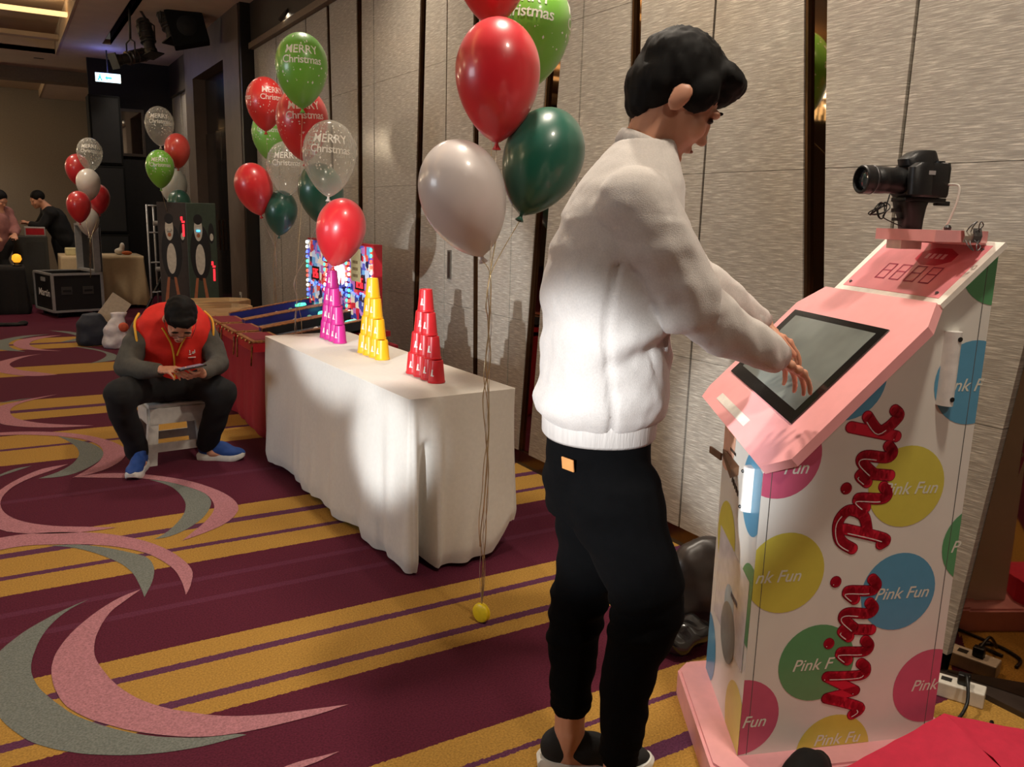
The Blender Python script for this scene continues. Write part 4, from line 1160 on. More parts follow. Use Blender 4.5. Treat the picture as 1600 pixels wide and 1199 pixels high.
vs = [FP(.092 + a, .725, .001 + b) for a, b in hp] + [FP(.092 + a, .842, .001 + b) for a, b in hp]
fh = MB().add(vs, [(i, i + 1, 10 + i, 9 + i) for i in range(8)] + [list(range(8, -1, -1)), list(range(9, 18))]).build('handle', M('white_gloss_plastic', (236, 234, 230), 0.3), booth, 'auto')
for zz in (.735, .83):
    MB().ell(FP(.092, zz, .025), (.005, .005, .005), None, 10, 6).build('screw', BLKP, fh)

# ---- sloping console: (v across, l up the slope)
ca, sa = 1 / math.hypot(1, SL), SL / math.hypot(1, SL)


def DP(v, l, off):
    return (l * ca - off * sa, v, .857 + l * sa + off * ca)


def deck_prism(poly, o0, o1):
    n = len(poly)
    return MB().add([DP(v, l, o0) for v, l in poly] + [DP(v, l, o1) for v, l in poly],
                    [list(range(n)), list(range(2 * n - 1, n - 1, -1))] + [(i, n + i, n + (i + 1) % n, (i + 1) % n) for i in range(n)])


deck = deck_prism([(-.006, 0), (.491, .094), (.507, .136), (.507, .50), (.45, .575), (-.024, .578), (-.072, .504), (-.078, .057)], -.004, .022).build('console', PINK, booth)
deck_prism([(.413, .108), (.410, .132), (.188, .096), (.190, .072)], .0221, .0232).build('paper_slot', M('pale_slot_paper', (226, 220, 212), 0.4), deck)
scr = deck_prism([(.472, .205), (.03, .135), (.03, .47), (.472, .47)], .0221, .026).build('screen_bezel', M('black_gloss', (14, 14, 15), 0.15, coat=0.5), deck)
deck_prism([(.440, .235), (.06, .172), (.06, .45), (.440, .45)], .0261, .0268).build('touch_screen', M('dim_screen', (116, 122, 118), 0.12, coat=0.6, var=0.3, scale=5), scr)
# poster panel above the console
pan = deck_prism([(-.024, .582), (.425, .582), (.425, .800), (-.024, .800)], -.002, .012).build('sign_frame', M('white_frame', (238, 232, 222), 0.35), booth)
deck_prism([(0.0, .600), (.400, .600), (.400, .785), (0.0, .785)], .0121, .0132).build('sign_sheet', M('pink_sign_print', (240, 150, 158), 0.2, coat=0.5, var=0.12, scale=9), pan)
bd = [(.150 + .075 * math.cos(k * math.pi / 4 + .39), .735 + .034 * math.sin(k * math.pi / 4 + .39)) for k in range(8)]
deck_prism(bd, .0133, .0138).build('badge_print', M('red_badge_print', (196, 40, 66), 0.3), pan)
for k in range(4):
    deck_prism([(.115 + .02 * k, .727), (.127 + .02 * k, .727), (.127 + .02 * k, .745), (.115 + .02 * k, .745)], .0139, .0142).build('badge_lettering', M('pale_pink_print', (240, 190, 196), .4), pan)
for k, (v0, l0) in enumerate(((.08, .64), (.14, .64), (.20, .64), (.26, .64))):
    mb = MB()
    for (a, b, c, d) in ((0, .0, .04, .004), (0, .03, .04, .034), (0, .055, .04, .059), (0, 0, .004, .059), (.036, 0, .04, .059)):
        n = len(mb.v)
        mb.add([DP(v0 + a, l0 + b, .0140), DP(v0 + c, l0 + b, .0140), DP(v0 + c, l0 + d, .0140), DP(v0 + a, l0 + d, .0140)], [(0, 1, 2, 3)])
    mb.build('sign_character', M('crimson_ink', (170, 40, 76), .4), pan)
for v0, l0 in ((.02, .615), (.02, .77), (.38, .615), (.38, .77)):
    MB().cone(DP(v0, l0, .013), DP(v0, l0, .017), .005, .004, 10).build('screw', STEEL, pan)

# ---- pink shelf with the camera
shelf = empty('camera_shelf', (1.538, 1.340, 0), BRZ, 'pink metal shelf on top of the booth carrying the camera', 'shelf')
MB().prism([(.392, .0), (.520, .0), (.556, .022), (.556, .23), (.392, .23)], 1.418, 1.446).build('shelf_plate', PINK, shelf)
MB().bb(.50, .56, .03, .22, 1.412, 1.4185).build('bracket', PINK, shelf)
MB().bb(.42, .48, .16, .22, 1.395, 1.4179).build('white_block', M('white_frame', (238, 232, 222), 0.35), shelf)
CBLK, CGRY = M('camera_black_rubber', (20, 20, 21), 0.42, bump=0.1, bscale=300), M('camera_grey_print', (150, 150, 150), 0.4)
dslr = empty('camera', (1.538, 1.340, 0), BRZ, 'black digital camera with zoom lens pointing at the standing person', 'camera')
CV = .20
cb = MB()
cb.rings([(.486, CV, 1.527, .046, .062), (.484, CV, 1.535, .050, .066), (.484, CV, 1.60, .050, .066), (.488, CV, 1.612, .046, .060)], 24, 4.5)
bd_ = cb.build('camera_body', CBLK, dslr, 'auto')
MB().rings([(.478, CV, 1.606, .052, .034), (.470, CV, 1.622, .050, .030), (.478, CV, 1.640, .036, .024), (.486, CV, 1.646, .024, .020)], 16, 3.5).build('viewfinder_hump', CBLK, dslr, 'auto')
MB().rings([(.452, CV - .048, 1.532, .034, .020), (.448, CV - .048, 1.60, .034, .020), (.456, CV - .048, 1.612, .024, .016)], 16, 2.6).build('grip', CBLK, dslr, 'auto')
lens = MB().lathe([(.033, 0), (.034, .018), (.0335, .02), (.0335, .052), (.0345, .054), (.0345, .078), (.032, .082), (.032, .088), (.0365, .094), (.0365, .118), (.034, .121), (.031, .121), (.029, .108), (.0, .106)], 32,
                  Matrix.Translation((.434, CV + .004, 1.568)) @ Matrix.Rotation(math.radians(-90), 4, 'Y')).build('lens', CBLK, dslr, 'auto')
MB().lathe([(.0370, .090), (.0372, .0935), (.0368, .0935)], 32, Matrix.Translation((.434, CV + .004, 1.568)) @ Matrix.Rotation(math.radians(-90), 4, 'Y')).build('silver_ring', STEEL, lens, True)
MB().lathe([(.028, .1085), (.016, .111), (0, .112)], 24, Matrix.Translation((.434, CV + .004, 1.568)) @ Matrix.Rotation(math.radians(-90), 4, 'Y')).build('front_glass', M('coated_glass', (60, 66, 70), 0.05, coat=1.0), lens, True)
MB().lathe([(.012, 0), (.012, .006), (.0, .007)], 16, Matrix.Translation((.505, CV - .04, 1.612))).build('mode_dial', CBLK, dslr, 'auto')
MB().bb(.440, .446, CV - .0645, CV - .0605, 1.575, 1.585).build('badge', CGRY, dslr)
MB().bb(.455, .475, CV - .0675, CV - .0655, 1.582, 1.592).build('badge', CGRY, dslr)
MB().bb(.500, .512, CV - .062, CV - .052, 1.6105, 1.6135).build('button', CGRY, dslr)
head = MB().bb(.425, .545, CV - .03, CV + .03, 1.515, 1.5265, .002).rings([(.470, CV, 1.446, .026, .026), (.468, CV, 1.470, .028, .028), (.462, CV, 1.500, .036, .034), (.462, CV, 1.515, .042, .034)], 16, 3) \
    .bb(.535, .575, CV - .008, CV + .008, 1.508, 1.520, .002).bb(.415, .432, CV - .01, CV + .01, 1.488, 1.498).bb(.420, .436, CV - .01, CV + .01, 1.466, 1.474)
head.build('tripod_mount', M('black_plastic', (18, 18, 18), 0.4), dslr, 'auto')
wire = [(.520, CV - .062, 1.560), (.532, CV - .085, 1.556), (.530, CV - .088, 1.52), (.520, CV - .08, 1.47), (.515, CV - .07, 1.448)]
MB().tube(spline(wire, 6), .0028, 8).build('usb_cable', M('white_cable', (214, 210, 200), 0.5), dslr, True)
loop = []
for k in range(60):
    a = k * 0.62
    loop.append((.360 + .018 * math.cos(a) + .012 * math.sin(a * .37), CV - .02 + .010 * math.sin(a * 1.3), 1.492 + .020 * math.sin(a) * (0.6 + .4 * math.sin(k * .21)) + .010 * math.cos(a)))
loop = [(.386, CV - .02, 1.535)] + loop + [(.372, CV - .02, 1.475), (.40, CV - .02, 1.462), (.43, CV - .02, 1.452)]
MB().tube(spline(loop, 3), .0016, 6).build('coiled_cord', BLKP, dslr, True)
# binder clips by the shelf edge
for k, (uu, vv, rr) in enumerate(((.472, -.006, .3), (.495, -.008, -.4))):
    c = empty('binder_clip', (0, 0, 0), 0, ('silver binder clip gripping the near edge of the pink shelf' if k == 0 else 'smaller silver clip right of the other on the pink shelf'), 'clip')
    c.parent = None
    c.matrix_world = booth.matrix_world
    c.location = Vector((1.538, 1.340, 0)) + Matrix.Rotation(BRZ, 3, 'Z') @ Vector((uu, vv, 1.434))
    c.rotation_euler = (0, 0, BRZ)
    MB().add([(-.012, -.004, -.016), (.012, -.004, -.016), (.012, -.010, 0), (-.012, -.010, 0), (-.012, -.004, .018), (.012, -.004, .018), (-.012, .012, .018), (.012, .012, .018)],
             [(0, 1, 2, 3), (3, 2, 5, 4), (4, 5, 7, 6)]).build('clip_body', M('pale_clip', (222, 214, 200), .35, .3) if k == 0 else STEEL, c)
    for sg in (-1, 1):
        MB().tube(spline([(-.006, -.006, .01 * sg), (-.012 * rr, -.016, .024 * sg), (.004 + .02 * rr, -.018, .034 * sg), (.012 * rr, -.014, .022 * sg), (.006, -.006, .01 * sg)], 5), .0014, 6).build('wire_arm', STEEL, c, True)
MB().lathe([(0, 0), (.008, 0), (.009, .006), (.005, .012), (.0, .013)], 14, Matrix.Translation((.455, .04, 1.4463))).build('knob', BLKP, shelf, 'auto')

# ---- things on the floor round the booth
RBAG = M('pink_red_fabric', (232, 52, 84), 0.75, var=0.06, bump=0.15, bscale=400)
bagv = [(1.60, 1.10, .012), (1.86, 1.085, .03), (2.10, 1.125, .17), (2.165, .945, .16), (2.30, .80, .10), (2.02, .86, .02), (1.66, .95, .012), (1.58, 1.0, .012)]
bg_ = MB()
def grid_sheet(c00, c10, c11, c01, nu, nv, fn_):
    vs, fs = [], []
    c00, c10, c11, c01 = map(Vector, (c00, c10, c11, c01))
    for j in range(nv + 1):
        for i in range(nu + 1):
            s, t = i / nu, j / nv
            p = (c00 * (1 - s) + c10 * s) * (1 - t) + (c01 * (1 - s) + c11 * s) * t
            vs.append(p + fn_(s, t))
    for j in range(nv):
        for i in range(nu):
            a = j * (nu + 1) + i
            fs.append((a, a + 1, a + nu + 2, a + nu + 1))
    return vs, fs
wob = lambda s, t: Vector((0, 0, .012 * mnoise.noise(Vector((s * 4, t * 4, 1)))))
bag = empty('fabric_bag', (1.95, 0.95, 0), 0, 'bright pink red fabric bag lying open at the foot of the booth', 'bag')
L0 = Vector((1.95, .95, 0))
for c in (((1.74, 1.17, .085), (2.069, 1.114, .17), (2.00, .86, .13), (1.60, .88, .05)), ((2.069, 1.114, .17), (2.36, .87, .13), (2.30, .62, .10), (2.00, .86, .13)),
          ((1.74, 1.17, .085), (2.069, 1.114, .17), (2.07, 1.12, .02), (1.74, 1.172, .02)), ((2.069, 1.114, .17), (2.36, .87, .13), (2.365, .875, .02), (2.07, 1.12, .02))):
    vs, fs = grid_sheet(*[Vector(q) - L0 for q in c], 10, 8, wob)
    MB().add(vs, fs).build('panel', RBAG, bag, True)
vs, fs = grid_sheet(Vector((1.60, .88, .02)) - L0, Vector((2.30, .62, .02)) - L0, Vector((2.36, .87, .012)) - L0, Vector((1.74, 1.17, .012)) - L0, 4, 4, lambda s, t: Vector((0, 0, 0)))
MB().add(vs, fs).build('panel', RBAG, bag)
bs = MB().box((0, 0, .045), (.14, .07, .09), None, .02)
o = organic('black_pouch', MB().ell((0, 0, .075), (.085, .05, .075)).ell((.05, .01, .06), (.06, .045, .06)), BLK, None, .01, 3, lambda p, n: .008 * mnoise.noise(p * 22),
            label='black cloth pouch between the pink base and the red bag', cat='pouch')
o.location = (1.63, 1.20, .0)
# dark bag behind the booth
db = organic('shoulder_bag', MB().rings([(0, 0, .005, .16, .09), (0, 0, .06, .18, .11), (.01, 0, .16, .15, .09), (.02, .01, .27, .10, .05), (.03, .01, .30, .05, .02)], 20, 2.6), M('dark_brown_leather', (50, 42, 38), 0.35, var=0.15), None, .012, 3,
             lambda p, n: .016 * mnoise.noise(p * 11), label='dark leather bag on the carpet between booth and wall', cat='bag')
db.location = (2.13, 2.10, 0)
db.rotation_euler = (0, 0, math.radians(-32))
wr = organic('crumpled_wrap', MB().ell((0, 0, .05), (.12, .08, .05)).ell((.09, .02, .04), (.06, .06, .04)), M('dark_glossy_plastic', (28, 26, 26), 0.2, coat=.4), None, .01, 2,
             lambda p, n: .02 * mnoise.noise(p * 18), label='crumpled glossy black plastic beside the dark leather bag', cat='bag')
wr.location = (1.905, 1.945, .0)
# power strip
ps = empty('power_strip', (2.455, 1.318, 0), math.radians(-66), 'white power strip with a black plug on the floor against the wall', 'power strip')
WPL = M('white_plastic', (214, 208, 196), 0.4)
MB().bb(-.10, .10, -.032, .032, 0, .05, .004).build('case', WPL, ps)
for k in range(3):
    MB().bb(-.075 + .05 * k, -.045 + .05 * k, -.012, .012, .05, .0515).build('socket', M('dark_plastic', (40, 38, 36), 0.4), ps)
MB().bb(.02, .055, -.014, .014, .0515, .085, .004).tube(spline([(.04, 0, .082), (.05, -.06, .10), (.06, -.12, .04), (.02, -.20, .008), (-.10, -.22, .008)], 6), .005, 8).build('plug', BLKP, ps, True)
cb_ = MB().tube(spline([(2.36, 1.19, .006), (2.31, 1.25, .006), (2.29, 1.20, .006), (2.36, 1.14, .006), (2.42, 1.16, .006)], 8), .006, 8).build('cable', BLKP, None, True, label='black cable loop on the carpet beside the power strip', cat='cable')
# door stop fitting on the wall
MB().lathe([(0.012, 0), (.012, .004), (.008, .006), (.008, .014), (.004, .016), (0, .016)], 16, Matrix.Translation((2.53, 2.555, .052)) @ Matrix.Rotation(math.radians(-90), 4, 'Y')).build('wall_bolt', STEEL, None, 'auto',
        label='small round steel bolt in the bronze base strip under the wall panels', cat='bolt')
MB().bb(2.505, 2.525, 2.628, 2.648, 1.185, 1.20, .003).build('wall_catch', DARKWOOD, None, label='small dark catch on the wall panel beside the sleeve', cat='catch')
# flush pull on a wall panel
fp = MB().bb(2.5165, 2.525, 4.955, 5.005, 1.03, 1.22).build('flush_pull', M('steel_pull', (120, 114, 104), .3, .6), None, label='slim rectangular flush pull on the wall panel behind the white balloon', cat='pull')
MB().bb(2.5155, 2.5168, 4.965, 4.995, 1.04, 1.21).build('recess', DARKWOOD, fp)

# ================================================================== PEOPLE
SKIN = M('skin', (206, 150, 122), 0.5, var=0.06, scale=18, sss=0.15)
HAIR = M('black_hair', (14, 12, 11), 0.7, var=0.3, scale=60, stretch=(1, 1, 4), spec=0.2)


def capsule(mb, p0, p1, r0, r1, n=14):
    mb.cone(p0, p1, r0, r1, n)
    mb.ell(p0, (r0, r0, r0), None, n, 8)
    mb.ell(p1, (r1, r1, r1), None, n, 8)


def chain(mb, pts, rad, n=14):
    for i in range(len(pts) - 1):
        capsule(mb, pts[i], pts[i + 1], rad[i], rad[i + 1], n)


def hand(mb, wrist, knuck, palm_n, side, curl=0.35, sc=1.0):
    """palm and five unequal bent fingers; side +1: thumb towards +lateral"""
    w, k = Vector(wrist), Vector(knuck)
    f = (k - w).normalized()
    nn = Vector(palm_n)
    nn = (nn - f * nn.dot(f)).normalized()            # back-of-hand direction
    lat = f.cross(nn).normalized() * side
    pl_ = 0.088 * sc
    for t, wd in ((0.15, .020), (0.45, .027), (0.75, .031), (1.0, .031)):
        for s in (-1, -.33, .33, 1):
            mb.ell(w + f * (pl_ * t) + lat * (wd * s), (.0125 * sc,) * 3, None, 8, 6)
    for s, ln, o in ((-1, .060, -.004), (-.34, .074, .002), (.34, .078, .003), (1, .070, 0)):
        p = w + f * (pl_ + o) + lat * (.0335 * s * sc)
        d = (f + lat * (.20 * s)).normalized()
        rr = .0080 * sc
        pts = [p]
        a = curl
        for sg in (.44, .31, .25):
            dd = (d * math.cos(a) - nn * math.sin(a)).normalized()
            pts.append(pts[-1] + dd * (ln * sg * sc))
            a += curl * 0.8
        chain(mb, pts, [rr, rr * .95, rr * .9, rr * .78], 9)
    p = w + f * (pl_ * .30) + lat * (.028 * sc)
    d1 = (f * .65 + lat * .75 - nn * .25).normalized()
    d2 = (f * .92 + lat * .30 - nn * .25).normalized()
    chain(mb, [p, p + d1 * (.038 * sc), p + d1 * (.038 * sc) + d2 * (.030 * sc), p + d1 * (.038 * sc) + d2 * (.052 * sc)], [.0135 * sc, .0115 * sc, .0100 * sc, .0085 * sc], 9)


def head_shape(mb, c, rot, s=1.0):
    """skull, jaw, nose, lips, ears; local x = face direction, y = left, z = crown"""
    c = Vector(c)
    R3 = rot

    def E(p, r, extra=None):
        mb.ell(c + R3 @ (Vector(p) * s), tuple(q * s for q in r), R3 if extra is None else R3 @ extra)
    E((-.012, 0, .030), (.096, .076, .090))
    E((.030, 0, -.030), (.062, .062, .080))
    E((.040, 0, -.075), (.040, .044, .040))
    E((.070, 0, -.098), (.022, .024, .018))
    E((.090, 0, -.012), (.012, .011, .030), Matrix.Rotation(-.3, 3, 'Y'))
    E((.101, 0, -.034), (.013, .016, .011))
    E((.084, 0, -.066), (.013, .024, .009))
    E((.082, .033, .018), (.012, .024, .010))
    E((.082, -.033, .018), (.012, .024, .010))
    for sg in (-1, 1):
        E((-.010, .078 * sg, -.010), (.020, .009, .032))
        E((-.004, .084 * sg, -.002), (.014, .007, .022))
        E((.058, .040 * sg, -.030), (.030, .022, .026))


def face_parts(o, c, rot, s=1.0, glasses=False, shut=False):
    c = Vector(c)
    for sg in (-1, 1):
        MB().ell(c + rot @ (Vector((.083, .032 * sg, .002)) * s), (.006 * s, .013 * s, (.0022 if shut else .006) * s), rot, 12, 8).build('eye', M('dark_eye', (30, 24, 22), 0.2), o, True)
        MB().ell(c + rot @ (Vector((.090, .033 * sg, .026)) * s), (.005 * s, .020 * s, .0032 * s), rot, 12, 8).build('eyebrow', HAIR, o, True)
    MB().ell(c + rot @ (Vector((.0945, 0, -.066)) * s), (.005 * s, .020 * s, .0035 * s), rot, 12, 8).build('mouth', M('lip', (150, 84, 76), 0.5), o, True)
    if glasses:
        mb = MB()
        for sg in (-1, 1):
            ring = [c + rot @ (Vector((.104, .033 * sg + .023 * math.cos(a), -.002 + .017 * math.sin(a))) * s) for a in [k * math.pi / 9 for k in range(19)]]
            mb.tube(ring, .0011, 6)
            mb.tube([c + rot @ (Vector((.102, .056 * sg, .004)) * s), c + rot @ (Vector((.05, .078 * sg, .008)) * s), c + rot @ (Vector((-.02, .086 * sg, .006)) * s)], .0016, 6)
        mb.tube([c + rot @ (Vector((.106, .011, 0)) * s), c + rot @ (Vector((.106, -.011, 0)) * s)], .0018, 6)
        mb.build('glasses', BLKP, o, True)


def frame(fwd, up):
    x = Vector(fwd).normalized()
    z = Vector(up)
    z = (z - x * z.dot(x)).normalized()
    y = z.cross(x)
    return Matrix((x, y, z)).transposed()


# ---- standing person (local x = facing, y = the person's left, z = up)
MRZ = math.atan2(-0.52, 0.854)
man = empty('person', (1.90 * 0.52, 1.90 * 0.854, 0), MRZ, 'person in pale grey sweatshirt and black trousers bending over the photo booth console', 'person')
HR = frame((0.80, 0.10, -0.56), (0.5, 0, 0.85))
HC = Vector((.342, .012, 1.712))
mb = MB()
mb.rings([(.205, 0, .86, .10, .15), (.21, 0, 1.0, .10, .145), (.215, 0, 1.15, .105, .15), (.22, 0, 1.35, .11, .17), (.24, 0, 1.48, .09, .17), (.262, 0, 1.555, .06, .11)], 22)
chain(mb, [(.255, 0, 1.53), (.278, .004, 1.60), (.312, .008, 1.668)], [.066, .056, .060])
head_shape(mb, HC, HR, 1.02)
chain(mb, [(.235, -.165, 1.49), (.378, -.14, 1.266), (.601, -.02, 1.154)], [.05, .042, .030])
chain(mb, [(.245, .165, 1.49), (.45, .21, 1.30), (.64, .24, 1.195)], [.05, .042, .030])
hand(mb, (.595, -.022, 1.157), (.690, .045, 1.098), (.10, -.15, .95), -1, .34)
hand(mb, (.632, .238, 1.20), (.722, .250, 1.142), (.25, 0, .92), 1, .34)
chain(mb, [(.215, -.075, .88), (.318, -.10, .64), (.325, -.10, .54), (.290, -.10, .36), (.287, -.10, .12)], [.070, .055, .050, .042, .040])
chain(mb, [(.200, .075, .88), (.195, .09, .56), (.177, .087, .36), (.178, .085, .12)], [.070, .050, .044, .040])
chain(mb, [(.287, -.10, .12), (.285, -.10, .05), (.42, -.10, .035)], [.042, .035, .03])
chain(mb, [(.178, .085, .12), (.170, .085, .05), (.31, .085, .035)], [.042, .035, .03])
organic('body', mb, SKIN, man, .0048, 3)
face_parts(man, HC, HR, 1.02)
# hair: cap over skull and nape with tufts
mb = MB()
mb.ell(HC + HR @ Vector((-.022, 0, .048)), (.104, .088, .094), HR)
mb.ell(HC + HR @ Vector((-.055, 0, .000)), (.066, .078, .078), HR)
mb.ell(HC + HR @ Vector((.055, 0, .092)), (.058, .076, .038), HR)
mb.ell(HC + HR @ Vector((.076, .006, .072)), (.028, .062, .034), HR)
for sg in (-1, 1):
    mb.ell(HC + HR @ Vector((.022, .066 * sg, .030)), (.040, .026, .050), HR)
mb.ell(HC + HR @ Vector((-.055, 0, -.050)), (.040, .055, .040), HR)
organic('hair', mb, HAIR, man, .008, 2, lambda p, n: .005 * mnoise.noise(Vector((p.x * 90, p.y * 90, p.z * 25))) + .003 * mnoise.noise(p * 20))

SWT = M('heather_grey_sweatshirt', (204, 198, 193), 0.92, var=0.06, scale=240, bump=0.25, bscale=420, sheen=0.3)


def sweat_disp(p, n):
    d = 0.0
    if p.x < .42 and p.z < 1.45:                      # torso folds: diagonal drags and horizontal bagging near the hem
        d += .014 * mnoise.noise(Vector((p.x * 7 + p.z * 9, p.y * 5, p.z * 3 - p.x * 5)))
        d += .006 * mnoise.noise(Vector((p.x * 5 - p.z * 10, p.y * 8, p.z * 16)))
        if p.z < 1.12:
            d += .010 * math.exp(-((p.z - 1.035) / .045) ** 2)
        if p.y < -.10:
            d += .018 * math.exp(-((p.z - 1.19 - .35 * (p.x - .20)) / .028) ** 2) * math.exp(-((p.x - .29) / .09) ** 2)
            d -= .013 * math.exp(-((p.z - 1.145 - .35 * (p.x - .20)) / .02) ** 2) * math.exp(-((p.x - .29) / .09) ** 2)
            if p.z < 1.36:
                d -= .010 * math.exp(-((p.x - .205 - .012 * math.sin(p.z * 14)) / .0065) ** 2)
    if p.x > .30:                                     # sleeve creases across the forearm
        d += .008 * mnoise.noise(Vector((p.x * 30 + p.z * 12, p.y * 6, p.z * 10)))
    d += .0022 * mnoise.noise(p * 34)
    return d


mb = MB()
mb.rings([(.205, 0, .996, .126, .150), (.205, 0, 1.02, .141, .166), (.207, 0, 1.06, .146, .176), (.212, 0, 1.15, .149, .188), (.211, 0, 1.29, .143, .196), (.220, 0, 1.39, .143, .204),
          (.236, 0, 1.46, .135, .205), (.250, 0, 1.525, .115, .180), (.262, 0, 1.575, .088, .125), (.272, .003, 1.606, .070, .084), (.280, .004, 1.622, .064, .070)], 36, 2.2)
chain(mb, [(.240, -.165, 1.480), (.300, -.168, 1.395), (.372, -.145, 1.275), (.455, -.098, 1.222), (.545, -.050, 1.180), (.592, -.024, 1.158)], [.080, .079, .069, .060, .050, .042], 18)
chain(mb, [(.245, .165, 1.480), (.33, .185, 1.40), (.45, .21, 1.305), (.53, .222, 1.262), (.622, .236, 1.205)], [.078, .075, .066, .056, .043], 18)
organic('sweatshirt', mb, SWT, man, .0085, 4, sweat_disp)
RIBM = M('sweatshirt_rib', (196, 190, 185), 0.92, var=0.08, scale=120, stretch=(1, 1, .05), bump=0.3, bscale=260)
MB().rings([(.207, 0, .955, .128, .148), (.206, 0, .962, .133, .153), (.206, 0, 1.0, .134, .156), (.206, 0, 1.015, .130, .154)], 48, 2.2).build('hem_band', RIBM, man, True)
mb = MB()
mb.lathe([(.062, -.020), (.066, -.010), (.066, .006), (.062, .018), (.056, .016)], 30, Matrix.Translation((.276, .004, 1.607)) @ Matrix.Rotation(.40, 4, 'Y'))
mb.build('collar', RIBM, man, True)
for (a, b) in (((.582, -.030, 1.163), (.612, -.012, 1.149)), ((.608, .234, 1.213), (.645, .240, 1.190))):
    MB().cone(a, b, .040, .034, 20).build('cuff', RIBM, man, True)

TRM = M('black_trouser_cloth', (6, 6, 7), 1.0, var=0.15, scale=30, bump=0.15, bscale=350, spec=0.1)
mb = MB()
mb.rings([(.208, 0, .770, .120, .158), (.208, 0, .83, .130, .160), (.208, 0, .90, .126, .154), (.207, 0, .985, .118, .140)], 30, 2.2)
chain(mb, [(.235, -.088, .83), (.272, -.095, .74), (.318, -.10, .64), (.334, -.10, .57), (.312, -.10, .48), (.290, -.10, .36), (.287, -.10, .26), (.286, -.10, .185)],
      [.118, .100, .090, .084, .074, .062, .056, .050], 18)
chain(mb, [(.208, .086, .83), (.212, .088, .73), (.206, .09, .62), (.192, .09, .52), (.176, .088, .40), (.177, .086, .30), (.178, .085, .205)],
      [.112, .096, .080, .070, .068, .062, .055], 18)


def trouser_disp(p, n):
    d = .007 * mnoise.noise(Vector((p.x * 8, p.y * 8, p.z * 18)))
    d += .005 * mnoise.noise(Vector((p.x * 10 + p.z * 18, p.y * 6, p.z * 9)))
    for zc in ((.56, .52, .60) if p.y < 0 else (.50, .44, .56)):
        d += .006 * math.exp(-((p.z - zc - .3 * (p.x - .3)) / .012) ** 2) * (1 if p.x < .32 else .4)
    for zc in (.23, .205, .18):
        d -= .003 * math.exp(-((p.z - zc) / .006) ** 2)
    return d


organic('trousers', mb, TRM, man, .0085, 3, trouser_disp)
# leather patch on the back pocket
pm = Matrix.Translation((.140, -.122, .918)) @ Matrix.Rotation(math.radians(-52), 4, 'Z') @ Matrix.Rotation(math.radians(8), 4, 'X')
MB().bb(-.019, .019, -.0165, -.0125, -.014, .014, .001).build('leather_patch', M('tan_leather', (206, 142, 84), 0.5), man, label='small tan leather patch').matrix_local = pm
SHB, SHW = M('black_knit_shoe', (24, 24, 25), 0.8, bump=.2, bscale=500), M('white_rubber_sole', (226, 224, 218), 0.5)


def shoe(parent, heel, ang, upper, sole, L=.30, mats2=None):
    """shoe with sole; heel = point on the floor, ang = pointing direction"""
    mx = Matrix.Translation(heel) @ Matrix.Rotation(ang, 4, 'Z')
    out = [(0, -.026), (.0, .026), (.05, .034), (.12, .034), (.20, .046), (.26, .044), (.295, .026), (.305, 0), (.295, -.026), (.26, -.040), (.20, -.044), (.12, -.032), (.05, -.034)]
    out = [(x * L / .305, y) for x, y in out]
    ring = [Vector((x, y, 0)) for x, y in out]
    ring = spline(ring + [ring[0]], 4)[:-1]
    pol = [(v.x, v.y) for v in ring]
    n = len(pol)
    vs, fs = [], []
    for z, k in ((0.0, .95), (.006, 1.0), (.024, 1.02), (.034, .97)):
        for x, y in pol:
            lift = .018 * max(0, (x / L - .78) / .22) ** 2 + (.010 if z > .02 else 0) * max(0, 1 - x / .08)
            vs.append(((x - L / 2) * k + L / 2, y * k, z + lift))
    for j in range(3):
        fs += [(j * n + i, j * n + (i + 1) % n, (j + 1) * n + (i + 1) % n, (j + 1) * n + i) for i in range(n)]
    fs += [list(range(n - 1, -1, -1)), [3 * n + i for i in range(n)]]
    s = MB().add(vs, fs, mx).build('shoe_sole', sole, parent, 'auto')
    mb = MB()
    mb.ell((.055, 0, .070), (.055, .036, .055))
    mb.ell((.075, 0, .105), (.045, .034, .035))
    mb.ell((.130, 0, .060), (.085, .038, .045))
    mb.ell((.215 * L / .305, 0, .045), (.085, .044, .034))
    mb.ell((.16, 0, .075), (.06, .030, .030), Matrix.Rotation(.5, 3, 'Y'))
    u = organic('shoe_upper', mb, upper, parent, .008, 4)
    u.matrix_local = mx
    return u


shoe(man, (.215, -.10, 0), 0.02, SHB, SHW, .30)
shoe(man, (.100, .085, 0), 0.0, SHB, SHW, .305)

# ---- seated person on the stool
sit = empty('person', (.77, 5.08, 0), 0, 'person in red vest and grey shirt seated on white stool looking at phone', 'person')
S0 = Vector((.77, 5.08, 0))
q = lambda x, y, z: Vector((x, y, z)) - S0
SR = frame((-.08, -.55, -.83), (0, -.80, .55))
SH = q(.785, 4.765, .850)
mb = MB()
chain(mb, [q(.77, 5.10, .43), q(.775, 5.06, .60), q(.785, 4.98, .78)], [.12, .12, .11])
chain(mb, [q(.785, 4.95, .83), q(.785, 4.86, .87), q(.785, 4.80, .86)], [.06, .055, .058])
head_shape(mb, SH, SR, .98)
chain(mb, [q(.635, 4.99, .80), q(.515, 4.89, .585), q(.655, 4.68, .597)], [.05, .04, .03])
chain(mb, [q(.945, 4.99, .79), q(1.0, 4.87, .575), q(.865, 4.64, .575)], [.05, .04, .03])
hand(mb, q(.650, 4.685, .598), q(.715, 4.62, .606), (0, -.3, .95), -1, .55, .95)
hand(mb, q(.872, 4.645, .575), q(.800, 4.60, .570), (0, -.55, -.8), 1, .45, .95)
chain(mb, [q(.70, 5.06, .44), q(.455, 4.73, .475), q(.55, 4.92, .10)], [.08, .055, .04])
chain(mb, [q(.84, 5.06, .44), q(.995, 4.76, .44), q(.93, 4.94, .10)], [.08, .055, .04])
